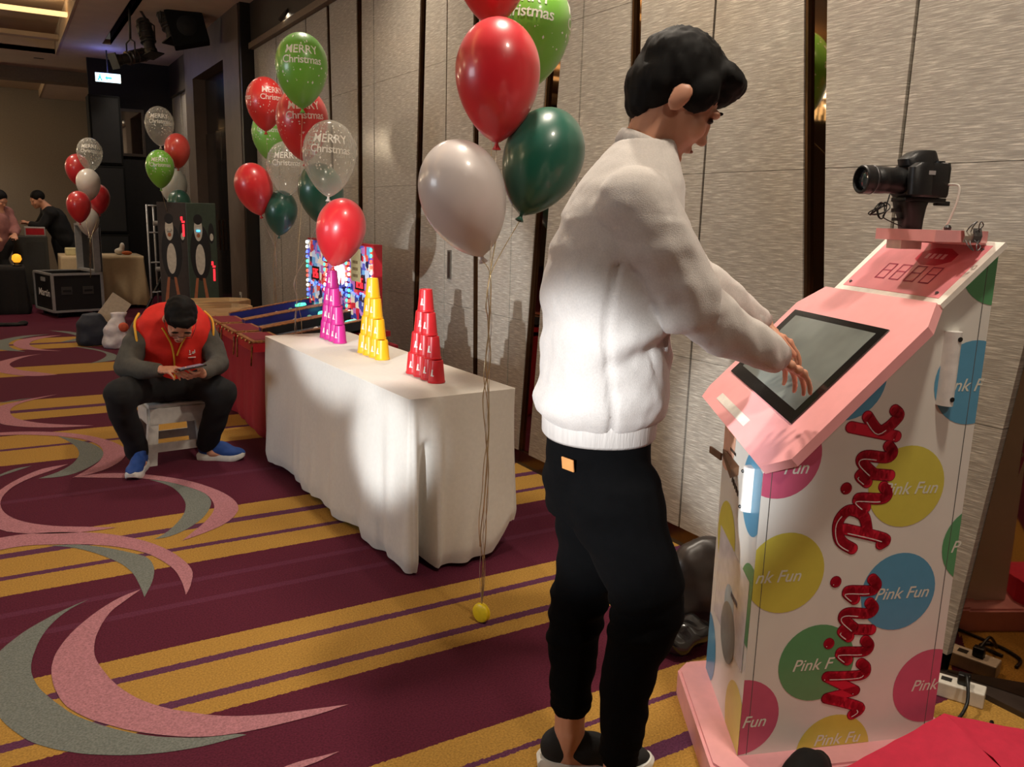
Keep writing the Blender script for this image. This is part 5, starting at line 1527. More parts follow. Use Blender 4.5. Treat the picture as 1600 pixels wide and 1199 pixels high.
chain(mb, [q(.55, 4.92, .10), q(.56, 4.88, .045), q(.52, 4.78, .03)], [.04, .033, .028])
chain(mb, [q(.93, 4.94, .10), q(.95, 4.92, .045), q(1.04, 4.88, .03)], [.04, .033, .028])
organic('body', mb, SKIN, sit, .0052, 3)
face_parts(sit, SH, SR, .98, True, True)
mb = MB()
mb.ell(SH + SR @ Vector((-.020, 0, .050)), (.100, .086, .088), SR)
mb.ell(SH + SR @ Vector((-.055, 0, .005)), (.060, .078, .072), SR)
mb.ell(SH + SR @ Vector((.045, 0, .088)), (.048, .064, .030), SR)
mb.ell(SH + SR @ Vector((-.060, 0, -.040)), (.040, .058, .040), SR)
organic('hair', mb, HAIR, sit, .008, 2, lambda p, n: .005 * mnoise.noise(p * 40))
SHIRT = M('charcoal_grey_shirt', (78, 76, 70), 0.9, var=0.1, scale=60, bump=.15, bscale=300)
mb = MB()
chain(mb, [q(.650, 5.0, .79), q(.570, 4.95, .68), q(.515, 4.89, .590), q(.585, 4.78, .585), q(.648, 4.69, .597)], [.078, .072, .062, .052, .040], 16)
chain(mb, [q(.930, 5.0, .78), q(.975, 4.94, .67), q(1.0, 4.87, .582), q(.935, 4.75, .575), q(.880, 4.655, .575)], [.078, .070, .060, .052, .040], 16)
chain(mb, [q(.70, 5.04, .76), q(.88, 5.04, .76)], [.10, .10])
organic('shirt', mb, SHIRT, sit, .010, 4, lambda p, n: .009 * mnoise.noise(Vector((p.x * 12, p.y * 12, p.z * 22))))
VEST = M('bright_red_vest', (224, 40, 28), 0.75, var=0.06, bump=.2, bscale=260)
mb = MB()
def tilted(rg):
    vs, fs, n = [], [], 30
    for (c, ax, rx, ry) in rg:
        for i in range(n):
            a = 2 * math.pi * i / n
            t = Vector((0, math.cos(ax), math.sin(ax)))
            vs.append(Vector(c) + Vector((rx * math.cos(a), 0, 0)) + t * (ry * math.sin(a)))
    k = len(rg)
    for j in range(k - 1):
        fs += [(j * n + i, j * n + (i + 1) % n, (j + 1) * n + (i + 1) % n, (j + 1) * n + i) for i in range(n)]
    fs += [list(range(n - 1, -1, -1)), [(k - 1) * n + i for i in range(n)]]
    return vs, fs
mb.add(*tilted([(q(.772, 5.06, .475), 0.0, .170, .130), (q(.775, 5.05, .52), .1, .185, .142), (q(.777, 5.02, .63), .25, .192, .145), (q(.780, 4.985, .73), .45, .205, .142),
                (q(.783, 4.955, .80), .65, .205, .128), (q(.785, 4.925, .858), .8, .165, .100), (q(.785, 4.905, .878), .9, .085, .075)]))
vest_o = organic('vest', mb, VEST, sit, .010, 3, lambda p, n: .016 * mnoise.noise(Vector((p.x * 11, p.y * 8, p.z * 13))))
PIP = M('yellow_piping', (232, 178, 50), 0.6)
for sg in (-1, 1):
    ah = [q(.782 + sg * .172, 4.985, .868), q(.782 + sg * .203, 4.935, .825), q(.780 + sg * .203, 4.900, .755), q(.778 + sg * .190, 4.905, .67), q(.777 + sg * .184, 4.94, .57)]
    MB().tube(spline(ah, 6), .0065, 8).build('piping', PIP, sit, True)
def vest_front(x, z):
    ys = [v.co.y for v in vest_o.data.vertices if abs(v.co.x - x) < .02 and abs(v.co.z - z) < .02]
    return min(ys) if ys else -.2
def vline(pts):
    return spline([Vector((x, vest_front(x, z) - .002, z)) for x, z in pts], 5)
MB().tube(vline([(-.065, .80), (-.045, .76), (-.020, .70), (-.010, .62), (-.008, .54), (-.008, .50)]), .005, 8).build('zip', PIP, sit, True)
MB().tube(vline([(.090, .80), (.065, .76), (.030, .70), (.004, .64)]), .005, 8).build('piping', PIP, sit, True)
mb = MB()
for dx, dz, w, h_ in ((0, 0, .012, .004), (.003, .010, .004, .016), (.016, .004, .012, .004), (.018, .012, .010, .004), (.030, .008, .004, .018), (-.004, -.018, .040, .003)):
    _vy = vest_front(.07 + dx + w / 2, .640 + dz)
    mb.bb(.07 + dx, .07 + dx + w, _vy - .004, _vy + .006, .640 + dz, .640 + dz + h_)
mb.build('chest_print', M('white_print', (236, 234, 230), 0.5), sit)
mb = MB()
chain(mb, [q(.705, 5.06, .445), q(.60, 4.92, .470), q(.465, 4.742, .470), q(.475, 4.79, .36), q(.52, 4.86, .22), q(.548, 4.91, .10)], [.105, .097, .084, .074, .066, .060], 18)
chain(mb, [q(.835, 5.06, .445), q(.91, 4.93, .455), q(.990, 4.765, .432), q(.972, 4.81, .33), q(.945, 4.88, .20), q(.930, 4.94, .10)], [.105, .096, .084, .074, .066, .060], 18)
chain(mb, [q(.70, 5.10, .45), q(.85, 5.10, .45)], [.11, .11])
chain(mb, [q(.73, 5.00, .46), q(.82, 5.00, .46)], [.105, .105])
organic('trousers', mb, M('black_denim', (22, 22, 24), 0.9, var=.15), sit, .010, 3, lambda p, n: .007 * mnoise.noise(Vector((p.x * 10, p.y * 10, p.z * 16))))
BLU = M('blue_mesh_shoe', (36, 74, 148), 0.7, bump=.2, bscale=500)
shoe(sit, q(.585, 4.945, 0), math.radians(-112), BLU, SHW, .27)
shoe(sit, q(.880, 4.965, 0), math.radians(-28), BLU, SHW, .27)
ph = MB().box((0, 0, 0), (.145, .072, .009), None, .003).build('phone', M('black_gloss', (14, 14, 15), 0.15, coat=0.5), None, 'auto', label='dark phone held flat in the hands of the seated person', cat='phone')
ph.location = (.795, 4.570, .622)
ph.rotation_euler = (math.radians(-4), math.radians(-6), math.radians(12))
MB().box((0, 0, .0049), (.125, .064, .0006)).build('screen', M('lit_phone_screen', (120, 130, 146), .2, emit=.12), ph)

# ---- white plastic stool
stool = empty('plastic_stool', (.77, 5.10, 0), math.radians(4), 'low white plastic stool under the seated person', 'stool')
STW = M('white_stool_plastic', (206, 202, 194), 0.45)
MB().bb(-.155, .155, -.13, .13, .325, .350, .010).build('seat', STW, stool, 'auto')
for sx in (-1, 1):
    for sy in (-1, 1):
        vs = []
        for z, o in ((0.0, .035), (.325, 0)):
            for dx, dy in ((0, 0), (-.055 * sx, 0), (-.055 * sx, -.012 * sy), (-.012 * sx, -.012 * sy), (-.012 * sx, -.05 * sy), (0, -.05 * sy)):
                vs.append((sx * (.150 + o) + dx, sy * (.125 + o) + dy, z))
        MB().add(vs, [(0, 1, 2, 3, 4, 5), (11, 10, 9, 8, 7, 6)] + [(i, (i + 1) % 6, 6 + (i + 1) % 6, 6 + i) for i in range(6)]).build('leg', STW, stool)
for sy in (-1, 1):
    MB().bb(-.15, .15, sy * .132 - .006, sy * .132 + .006, .235, .326).build('apron', STW, stool)
    MB().bb(-.17, .17, sy * .146 - .006, sy * .146 + .006, .075, .125).build('stretcher', STW, stool)
for sx in (-1, 1):
    MB().bb(sx * .157 - .006, sx * .157 + .006, -.12, .12, .235, .326).build('apron', STW, stool)
    MB().bb(sx * .172 - .006, sx * .172 + .006, -.14, .14, .075, .125).build('stretcher', STW, stool)

# ================================================================== ARCADE GAMES ON THE RED SKIRTED TABLE
REDCL = M('crimson_skirt_cloth', (150, 22, 40), 0.85, var=0.06, bump=.1, bscale=400)
gt = empty('trestle_table', (1.36, 5.10, 0), 0, 'trestle table under the crimson skirt behind the seated person', 'table')
MB().bb(.01, .84, .01, 1.40, .545, .575, .004).build('table_top', M('grey_laminate', (150, 146, 140), 0.5), gt)
for lx in (.08, .77):
    for ly in (.12, 1.29):
        MB().cone((lx, ly, 0), (lx, ly, .545), .015, .015, 10).build('leg', STEEL, gt, True)
sk = draped_cloth(1.41, .85, .583, 260, 16, 8.8, None, lambda k, t: .004, .035, .02).build('table_skirt', REDCL, None, True,
                  label='crimson cloth skirt round the table of the lit arcade games', cat='tablecloth')
sk.location = (1.36, 5.10, 0)
for _e in sk.data.edges:
    a, b = (sk.data.vertices[i].co for i in _e.vertices)
    if a.z > 0.582 and b.z > 0.582:
        _e.use_edge_sharp = True


def art_material(name, seed, strength):
    m = bpy.data.materials.new(name)
    m.use_nodes = True
    nt = m.node_tree
    b = nt.nodes['Principled BSDF']
    tc = nt.nodes.new('ShaderNodeTexCoord')
    mp = nt.nodes.new('ShaderNodeMapping')
    mp.inputs['Location'].default_value = (seed, seed * 2.3, seed * .7)
    mp.inputs['Scale'].default_value = (1, 16, 22)
    nt.links.new(tc.outputs['Object'], mp.inputs[0])
    vo = nt.nodes.new('ShaderNodeTexVoronoi')
    vo.distance = 'CHEBYCHEV'
    vo.inputs['Scale'].default_value = 1.0
    nt.links.new(mp.outputs[0], vo.inputs['Vector'])
    sp = nt.nodes.new('ShaderNodeSeparateColor')
    nt.links.new(vo.outputs['Color'], sp.inputs[0])
    rp = nt.nodes.new('ShaderNodeValToRGB')
    rp.color_ramp.interpolation = 'CONSTANT'
    cols = [(60, 70, 150), (196, 206, 230), (206, 40, 60), (110, 170, 220), (40, 36, 70), (236, 220, 200), (190, 120, 190), (90, 90, 190), (230, 90, 70)]
    el = rp.color_ramp.elements
    el[0].color = (*lin(cols[0]), 1)
    el[1].position = 1 / 9
    el[1].color = (*lin(cols[1]), 1)
    for i in range(2, 9):
        e = el.new(i / 9)
        e.color = (*lin(cols[i]), 1)
    nt.links.new(sp.outputs[0], rp.inputs[0])
    nt.links.new(rp.outputs[0], b.inputs['Base Color'])
    nt.links.new(rp.outputs[0], b.inputs['Emission Color'])
    b.inputs['Emission Strength'].default_value = strength
    b.inputs['Roughness'].default_value = 0.2
    return m


RAILB, BEDM = M('blue_rail_paint', (30, 36, 120), 0.35, coat=.3), M('glossy_grey_bed', (120, 122, 128), 0.15, coat=.6, var=.35, scale=7)
REDP, BLKR = M('red_lacquer', (176, 24, 40), 0.35, coat=.2), M('black_rail_paint', (20, 20, 24), 0.35, coat=.3)
GOLDT = M('yellow_black_trim', (150, 96, 50), 0.5, var=.7, scale=60)
LEDS = [M('led_white', (255, 246, 236), .4, emit=3), M('led_red', (255, 90, 70), .4, emit=2), M('led_green', (90, 255, 190), .4, emit=1.6), M('led_blue', (80, 110, 255), .4, emit=3)]
REDLED = M('led_display_red', (255, 40, 50), .4, emit=2.2)
GLAB = ['arcade bowling lane nearest the camera with a paper notice on its lit backboard', 'middle arcade bowling lane between two others, behind the magenta cups', 'arcade bowling lane farthest back with two blue rails']
for gi in range(3):
    y0 = 5.115 + .464 * gi
    g = empty('arcade_game', (1.30, y0 + .22, .59), 0, GLAB[gi], 'arcade game', 'arcade lanes on the red table')
    ox, oy, oz = 1.30, y0 + .22, .59

    def gp(name, mat, x0, x1, y_0, y_1, z0, z1, bev=0.0, par=None, dz=0.0):
        """box whose far end is lifted by dz"""
        vs = [(x, y, z + (dz if x == x1 else 0)) for x in (x0, x1) for y in (y_0, y_1) for z in (z0, z1)]
        return MB().add(vs, [(0, 1, 3, 2), (4, 6, 7, 5), (0, 4, 5, 1), (2, 3, 7, 6), (0, 2, 6, 4), (1, 5, 7, 3)]).build(name, mat, par or g)
    gp('base', REDP, .05, .86, -.215, .215, -.005, .03, dz=.06)
    gp('lane_bed', BEDM, .16, .74, -.17, .17, .032, .042, dz=.085)
    for sy in (-1, 1):
        gp('side_rail', RAILB if gi else BLKR, .12, .80, sy * .205 - .022, sy * .205 + .022, .028, .085, dz=.105)
        gp('rail_trim', GOLDT, .12, .80, sy * .205 - .024, sy * .205 + .024, .0855, .091, dz=.105)
    gp('ramp', REDP, .70, .82, -.18, .18, .05, .10, dz=.12)
    # ball tray at the front: red box on little legs with patterned trim
    gp('tray', REDP, -.04, .16, -.20, .20, -.004, .055)
    gp('tray_trim', GOLDT, -.045, .165, -.205, .205, .056, .066)
    gp('tray_well', M('dark_red_felt', (120, 18, 34), .9), -.02, .14, -.17, .17, .0665, .068)
    for sy in (-1, 1):
        MB().tube([(-.05, sy * .18, -.09), (-.045, sy * .19, .03), (.02, sy * .2, .07)], .005, 8).build('tray_bracket', GOLDT, g, True)
    for k in range(4):
        MB().ell((-.046, -.15 + .1 * k, .05), (.008, .008, .008), None, 10, 6).build('stud', M('brass_stud', (206, 170, 110), .3, .7), g, True)
    for k in range(3):
        MB().ell((.30 + .12 * k, -.06 + .05 * k, .075 + .016 * k), (.022, .022, .022), None, 12, 8).build('ball', M('glass_ball_%d' % (k % 2), ((120, 190, 170), (216, 206, 190))[k % 2], .15, coat=.5), g, True)
    # backboard
    gp('backboard', REDP, .74, .80, -.222, .222, .10, .655)
    gp('lit_artwork', art_material('backlit_art_%d' % gi, 3.1 + gi * 4.7, 0.45), .733, .7405, -.205, .205, .13, .640)
    for sy in (-1, 1):
        mbl = [MB() for _ in LEDS]
        for k in range(14):
            mbl[(k // 2 + gi) % 4].ell((.728, sy * .208, .14 + .037 * k), (.010, .009, .013), None, 8, 6)
        for mm, lm in zip(mbl, LEDS):
            mm.build('led_strip', lm, g, True)
    for k in range(6):
        MB().ell((.726, -.14 + .06 * k, .30 + .012 * (k % 3)), (.008, .009, .009), None, 8, 6).build('led_lamp', LEDS[3], g, True)
    # red segment display
    mb = MB()
    for k in range(3):
        for a, b, c, d in ((0, 0, .03, .007), (0, .03, .03, .037), (0, .06, .03, .067), (0, 0, .007, .03), (.023, .03, .03, .067), (.023, 0, .03, .03) if k != 1 else (0, .03, .007, .067)):
            mb.bb(.724, .727, -.06 + .042 * k + a, -.06 + .042 * k + c, .36 + b, .36 + d)
    gp('display_case', BLKR, .727, .733, -.075, .085, .345, .445)
    mb.build('display_digits', REDLED, g)
    MB().lathe([(0, .0), (.045, 0), (.04, .016), (0, .022)], 18, Matrix.Translation((.66, -.02 + .1 * gi, .128)) @ Matrix.Rotation(-.15, 4, 'Y')).build('round_lamp', LEDS[2], g, True)
    if gi == 0:
        pp = gp('paper_notice', M('cream_paper', (206, 196, 150), .8), .715, .717, -.05, .125, .40, .62)
        for k in range(3):
            mb = MB()
            for j in range(5):
                mb.bb(.7135, .7148, .0 + .02 * j, .012 + .02 * j, .43 + .045 * k, .45 + .045 * k)
            mb.build('notice_line', M('brown_ink', (120, 96, 60), .6), pp)
    if gi == 1:
        MB().ell((.715, -.05, .42), (.02, .045, .075), None, 14, 10).build('flood_lamp', M('led_flood', (255, 244, 236), .4, emit=10), g, True)
# struts behind the boards
# ---- hexagonal wooden trays on a wooden stand
WOOD = M('pale_plywood', (206, 170, 118), 0.55, var=.12, scale=9, stretch=(1, 6, 6))
def tray(name, cx, cy, z, rx, ry, h_, lab):
    t = empty(name, (cx, cy, z), 0, lab, 'tray', 'wooden cut corner trays')
    pol = [(-rx, -ry * .45), (-rx * .45, -ry), (rx * .6, -ry), (rx, -ry * .4), (rx, ry * .4), (rx * .6, ry), (-rx * .45, ry), (-rx, ry * .45)]
    MB().prism(pol, 0, .012).build('tray_bottom', M('tray_lining', (150, 130, 100), .7), t)
    for i in range(8):
        a, b = Vector((*pol[i], 0)), Vector((*pol[(i + 1) % 8], 0))
        d = (b - a).normalized()
        nrm = Vector((-d.y, d.x, 0)) * .014
        MB().add([a, b, b + nrm, a + nrm, a + Vector((0, 0, h_)), b + Vector((0, 0, h_)), b + nrm + Vector((0, 0, h_)), a + nrm + Vector((0, 0, h_))],
                 [(3, 2, 1, 0), (4, 5, 6, 7), (0, 1, 5, 4), (1, 2, 6, 5), (2, 3, 7, 6), (3, 0, 4, 7)]).build('tray_side', WOOD, t)
    return t
st_ = empty('wooden_stand', (1.40, 6.95, 0), 0, 'pale wooden stand carrying the two cut corner trays', 'stand')
MB().bb(-.34, .36, -.46, .36, .575, .60).build('stand_top', WOOD, st_)
for sx in (-.31, .33):
    for sy in (-.43, .33):
        MB().bb(sx - .02, sx + .02, sy - .02, sy + .02, 0, .575).build('leg', WOOD, st_)
tray('wooden_tray', 1.37, 6.72, .602, .27, .17, .10, 'nearer pale wooden cut corner tray left of the game lanes')
tray('wooden_tray', 1.42, 7.10, .602, .30, .17, .11, 'farther pale wooden cut corner tray below the penguin cabinets')

# ================================================================== PENGUIN CABINETS
CABG = M('dark_green_cabinet', (58, 72, 60), 0.45, var=.1)
PBLK, PWHT, PORG = M('penguin_black', (26, 26, 28), .5), M('penguin_white', (206, 200, 186), .5), M('orange_brown_print', (176, 108, 72), .5)
def cabinet(cx, cy, rz, lab, mat, led):
    c = empty('penguin_cabinet', (cx, cy, 0), rz, lab, 'game cabinet', 'penguin game cabinets')
    MB().bb(-.15, .15, 0, .16, .0, 1.50, .006).build('cabinet_body', mat, c)
    f = -.0015
    def disc(name, x, z, rx, rz_, m, off):
        MB().add([(x + rx * math.cos(k * math.pi / 14), f - off, z + rz_ * math.sin(k * math.pi / 14)) for k in range(28)], [list(range(28))]).build(name, m, c)
    disc('painted_body', -.02, .97, .105, .30, PBLK, 0)
    disc('painted_face', -.035, 1.22, .042, .125, PWHT, .001)
    disc('painted_belly', -.025, .90, .048, .165, PWHT, .001)
    disc('painted_beak', -.035, 1.155, .018, .022, PORG, .002)
    disc('painted_head', -.035, 1.325, .045, .055, PBLK, .0015)
    for ex_ in (-.052, -.018):
        disc('painted_eye', ex_, 1.205, .006, .014, PBLK, .002)
    disc('painted_head', .095, 1.18, .03, .11, PBLK, 0)
    disc('painted_face', .098, 1.14, .018, .04, PWHT, .001)
    for sx in (-1, 1):
        MB().add([(-.03 + sx * .02, f - .001, .70), (-.03 + sx * .045, f - .001, .70), (-.03 + sx * .085, f - .001, .42), (-.03 + sx * .05, f - .001, .42)], [(0, 1, 2, 3)]).build('painted_leg', PORG, c)
    MB().bb(-.055, -.015, -.012, -.001, 1.195, 1.215).build('eye_lamp', M('led_cyan', (90, 200, 255), .4, emit=1.6) if led else PWHT, c)
    z0 = .73 if led else 1.20
    mb = MB()
    mb.bb(.085, .105, -.005, -.0005, z0 + .11, z0 + .15)
    mb.bb(.095, .125, -.005, -.0005, z0 + .085, z0 + .105)
    mb.bb(.100, .120, -.005, -.0005, z0 - .06, z0 + .07)
    mb.build('score_digits', REDLED, c)
    MB().bb(.135, .149, -.004, -.0005, .30, .45).build('coin_plate', STEEL, c)
    return c
cabinet(1.835, 9.52, math.radians(-10), 'dark green game cabinet painted with a white bellied penguin, cyan eye light', CABG, True)
cabinet(1.575, 9.72, math.radians(-18), 'brown green game cabinet half behind the other penguin cabinet', M('brown_green_cabinet', (64, 56, 52), .45), False)

# ================================================================== FAR END OF THE HALL
ALU = M('aluminium_edge', (176, 176, 176), .45, .5, var=.08)
CASEB = M('black_case_laminate', (22, 21, 22), .55)
case = empty('flight_case', (.49, 12.15, 0), math.radians(6), 'black flight case with aluminium edges and its lid standing open', 'flight case')
CW, CD, CH, C0_ = .60, .72, .56, .085
MB().bb(0, CW, 0, .02, C0_, CH).bb(0, CW, CD - .02, CD, C0_, CH).bb(0, .02, 0, CD, C0_, CH).bb(CW - .02, CW, 0, CD, C0_, CH).bb(0, CW, 0, CD, C0_, C0_ + .02).build('case_shell', CASEB, case)
for x in (0, CW):
    for y in (0, CD):
        MB().bb(x - .016, x + .016, y - .016, y + .016, C0_, CH).build('edge_profile', ALU, case)
for z in (C0_, CH):
    for y in (0, CD):
        MB().bb(0, CW, y - .014, y + .014, z - .014, z + .014).build('edge_profile', ALU, case)
    for x in (0, CW):
        MB().bb(x - .014, x + .014, 0, CD, z - .014, z + .014).build('edge_profile', ALU, case)
for x in (.08, CW - .08):
    for y in (.08, CD - .08):
        MB().cone((x - .02, y, .04), (x + .02, y, .04), .04, .04, 16).bb(x - .025, x + .025, y - .025, y + .025, .06, C0_).build('castor', BLKP, case)
for x in (.10, .36):
    MB().bb(x, x + .13, -.006, 0, .30, .40).build('handle_plate', M('grey_handle_plate', (84, 82, 80), .4, .5), case)
    MB().bb(x + .015, x + .115, -.010, -.006, .335, .36).build('handle_bar', CASEB, case)
vs, fs = text_mesh('Martin', .13, .1, .002)
MB().add([(-.004 - .0005, CD * .80 - x * 1.35, .27 + y) for x, y, _ in vs], fs).build('case_lettering', M('white_print', (236, 234, 230), 0.5), case)
MB().bb(-.02, -.004, .26, .40, .46, .51).build('latch', ALU, case)
ld = MB().bb(CW + .012, CW + .03, .02, CD - .02, .58, 1.20).build('lid', CASEB, case)
for a in ((.02, .05, .58, 1.20), (CD - .05, CD - .02, .58, 1.20), (.02, CD - .02, 1.17, 1.20), (.02, CD - .02, .57, .60)):
    MB().bb(CW - .07, CW + .034, a[0], a[1], a[2], a[3]).build('lid_edge', ALU, ld)
case.rotation_euler = (0, 0, math.radians(14))
# beige table behind
BEIGE = M('beige_linen', (198, 176, 140), .85, var=.04)
ft = empty('banquet_table', (.66, 13.10, 0), 0, 'table under the beige cloth behind the open flight case', 'table')
MB().bb(.01, 1.04, .01, .79, .70, .735).build('table_top', WOOD, ft)
for lx in (.1, .95):
    for ly in (.1, .7):
        MB().cone((lx, ly, 0), (lx, ly, .70), .016, .016, 8).build('leg', STEEL, ft)
bc = draped_cloth(.80, 1.05, .745, 240, 16, 5.1, None, lambda k, t: .03 + .02 * math.sin(9 * t), .06, .045).build('tablecloth', BEIGE, None, True, label='beige tablecloth hanging in folds behind the open flight case', cat='tablecloth')
bc.location = (.66, 13.10, 0)
bx = MB().bb(-.17, .17, -.11, .11, 0, .10, .01).build('gift_box', M('cream_paper', (206, 196, 150), .8), None, label='cream box lying on the beige table left of the case lid', cat='box')
bx.location = (.90, 13.35, .747)
bx2 = organic('plush_toy', MB().ell((0, 0, .05), (.07, .05, .05)).ell((.04, 0, .12), (.035, .035, .06)), M('white_fur', (206, 200, 190), .9), None, .012, 3, label='small white figure on the beige table right of the case lid', cat='toy')
bx2.location = (1.43, 13.4, .747)
bx3 = MB().ell((0, 0, .03), (.07, .04, .03), None, 12, 8).build('orange_bundle', M('orange_print', (186, 96, 50), .8), None, True, label='small orange bundle on the beige table beside the white figure', cat='bundle')
bx3.location = (1.52, 13.34, .747)
# equipment truss frame and microphone stand
tr = empty('truss_frame', (1.50, 11.0, 0), 0, 'upright aluminium truss frame left of the penguin cabinets', 'truss')
for x in (0, .085, .135):
    MB().cone((x, 0 if x != .085 else .08, 0), (x, 0 if x != .085 else .08, 1.47), .012, .012, 10).build('chord', ALU, tr, True)
for z in (.05, .42, .78, 1.14, 1.46):
    MB().tube([(0, 0, z), (.135, 0, z), (.085, .08, z), (0, 0, z)], .008, 8).build('brace', ALU, tr, True)
for z in (.70, 1.25):
    MB().cone((.06, -.02, z), (.11, -.02, z), .03, .03, 12).build('clamp', M('grey_clamp', (150, 146, 140), .5), tr)
pole = MB().tube([(1.30, 10.85, 0.0), (1.62, 11.1, .55), (1.86, 11.25, .92)], .018, 8).build('folded_stand', BLKP, None, True, label='black pole leaning from the carpet toward the penguin cabinets', cat='stand')
gear = organic('equipment_bag', MB().rings([(0, 0, .0, .14, .12), (0, 0, .1, .16, .14), (.01, 0, .5, .14, .12), (.0, 0, .8, .09, .08), (0, 0, .95, .05, .05)], 16, 2.6), BLK, None, .02, 2, lambda p, n: .02 * mnoise.noise(p * 6),
               label='tall black equipment bag between truss frame and penguin cabinets', cat='bag')
gear.location = (1.76, 10.75, 0)
# bags on the carpet
bp_ = organic('backpack', MB().rings([(0, 0, 0, .14, .11), (0, 0, .05, .16, .13), (0, 0, .22, .15, .12), (0, 0, .33, .09, .08)], 18, 2.8), M('navy_black_nylon', (40, 44, 56), .7), None, .014, 3, lambda p, n: .014 * mnoise.noise(p * 10),
              label='navy black backpack on the carpet left of the white plastic bag', cat='backpack')
bp_.location = (.73, 9.72, 0)
pb = organic('plastic_bag', MB().rings([(0, 0, 0, .12, .10), (0, 0, .05, .14, .12), (0, 0, .22, .11, .09), (.02, 0, .31, .06, .05), (.03, 0, .36, .08, .03)], 18, 2.4), M('white_carrier_plastic', (214, 208, 212), .4, sss=.2), None, .012, 2, lambda p, n: .018 * mnoise.noise(p * 13),
             label='white plastic carrier bag on the carpet beside the seated person', cat='bag')
pb.location = (.93, 9.45, 0)
MB().ell((0, 0, .02), (.05, .03, .05), None, 12, 8).build('bag_print', M('orange_red_print', (206, 90, 60), .6), pb).location = (.06, -.09, .20)
sh = MB().bb(-.11, .11, -.003, .003, -.15, .15).build('card_sheet', M('kraft_card', (190, 176, 156), .8), None, label='pale card sheet leaning out above the white plastic bag', cat='card')
sh.matrix_world = Matrix.Translation((.95, 9.75, .36)) @ Matrix.Rotation(math.radians(38), 4, 'Y') @ Matrix.Rotation(math.radians(-12), 4, 'X')
rw = organic('red_cloth', MB().ell((0, 0, .05), (.10, .08, .07)).ell((.06, .03, .10), (.05, .05, .06)), M('crimson_skirt_cloth', (150, 22, 40)), None, .015, 2, lambda p, n: .02 * mnoise.noise(p * 14), label='crumpled red cloth on the carpet behind the backpack', cat='cloth')
rw.location = (.83, 10.1, 0)
# speaker tower
for k, (z0, z1) in enumerate(((0, 1.02), (1.02, 2.04), (2.04, 3.06))):
    s = empty('loudspeaker', (1.45, 14.5, z0), 0, ['lowest black loudspeaker of the dark tower below the exit sign', 'middle black loudspeaker of the dark tower below the exit sign', 'topmost black loudspeaker of the dark tower just below the exit sign'][k], 'loudspeaker', 'loudspeaker tower')
    MB().bb(-.24 + .012 * k, .24 - .012 * k, -.2, .2, .003, z1 - z0 - .003, .015).build('cabinet', M('black_speaker_paint', (11, 11, 11), .8, spec=.2), s)
    MB().bb(-.21 + .012 * k, .21 - .012 * k, -.214, -.202, .04, z1 - z0 - .04).build('grille', M('black_grille', (13, 13, 14), .8, bump=.4, bscale=300), s)
# exit sign
ex = empty('exit_sign', (1.49, 14.0, 3.20), math.radians(-4), 'glowing pale blue exit sign hanging from the ceiling above the loudspeakers', 'exit sign')
MB().bb(-.17, .17, -.025, .025, 0, .13, .006).build('housing', M('white_plastic', (214, 208, 196), 0.4), ex)
MB().bb(-.165, .165, -.0275, -.0255, .004, .126).build('lit_panel', M('lit_exit_panel', (196, 236, 255), .4, emit=2.4), ex)
EXG = M('exit_teal', (70, 190, 190), .4, emit=1.2)
MB().ell((-.105, -.0285, .095), (.011, .001, .011), None, 10, 6).bb(-.122, -.092, -.0292, -.0280, .045, .082).bb(-.135, -.118, -.0292, -.0280, .02, .05).bb(-.096, -.078, -.0292, -.0280, .02, .05).build('running_figure', EXG, ex)
MB().bb(-.01, .05, -.0292, -.0280, .05, .075).add([(-.04, -.0288, .0625), (-.01, -.0288, .095), (-.01, -.0288, .03)], [(0, 1, 2)]).build('arrow', EXG, ex)
MB().cone((0, 0, .13), (0, 0, .45), .01, .01, 8).build('drop_rod', BLKP, ex)
pl_ = bpy.data.lights.new('exit_sign_lamp', 'POINT')
pl_.energy = 2.2
pl_.color = (.16, .2, 1.0)
pl_.shadow_soft_size = .08
po = bpy.data.objects.new('exit_sign_lamp', pl_)
COL.objects.link(po)
po.parent = ex
po.location = (0, -.10, .20)

# stage lanterns under the ceiling slot
LANT = M('lantern_grey_metal', (70, 68, 66), .4, .6, var=.15)
def lantern(loc, aim, lab, ln=.36, rr=.085, hang=(1.45, 11.0, 3.80)):
    t = empty('stage_light', loc, 0, lab, 'stage light', 'stage lanterns hung from the ceiling slot')
    d = Vector(aim).normalized()
    R4 = d.to_track_quat('Z', 'Y').to_matrix().to_4x4()
    MB().lathe([(rr * .5, -ln * .55), (rr * .85, -ln * .5), (rr, -ln * .3), (rr, 0), (rr * .75, .02), (rr * .75, ln * .30), (rr * .85, ln * .32), (rr * .85, ln * .45), (rr * .70, ln * .45), (rr * .68, ln * .30), (0, ln * .28)], 20, R4).build('barrel', LANT, t, 'auto')
    for k in (-.35, -.15, .1):
        MB().lathe([(rr * 1.02, ln * k - .008), (rr * 1.06, ln * k), (rr * 1.02, ln * k + .008)], 20, R4).build('fin_ring', LANT, t, True)
    MB().box((0, 0, ln * .47), (rr * 2.3, rr * 2.3, .012), R4).build('colour_frame', BLKP, t)
    up = Vector(hang) - Vector(loc)
    s = d.cross(Vector((0, 0, 1))).normalized() * (rr * 1.25)
    top = Vector((0, 0, .20))
    MB().tube([s, s + top * .8, top, -s + top * .8, -s], .009, 8).build('yoke', LANT, t, True)
    MB().tube([top, up], .014, 8).build('hanging_bar', LANT, t, True)
    return t
lantern((1.43, 11.0, 3.13), (-.80, -.30, -.30), 'stage light lying level, pointing left above the exit sign', .46, .075, (1.45, 11.05, 3.8))
lantern((1.615, 11.0, 3.36), (.16, -.25, -.92), 'stage light pointing down, second of the hanging row', .42, .085, (1.47, 11.0, 3.8))
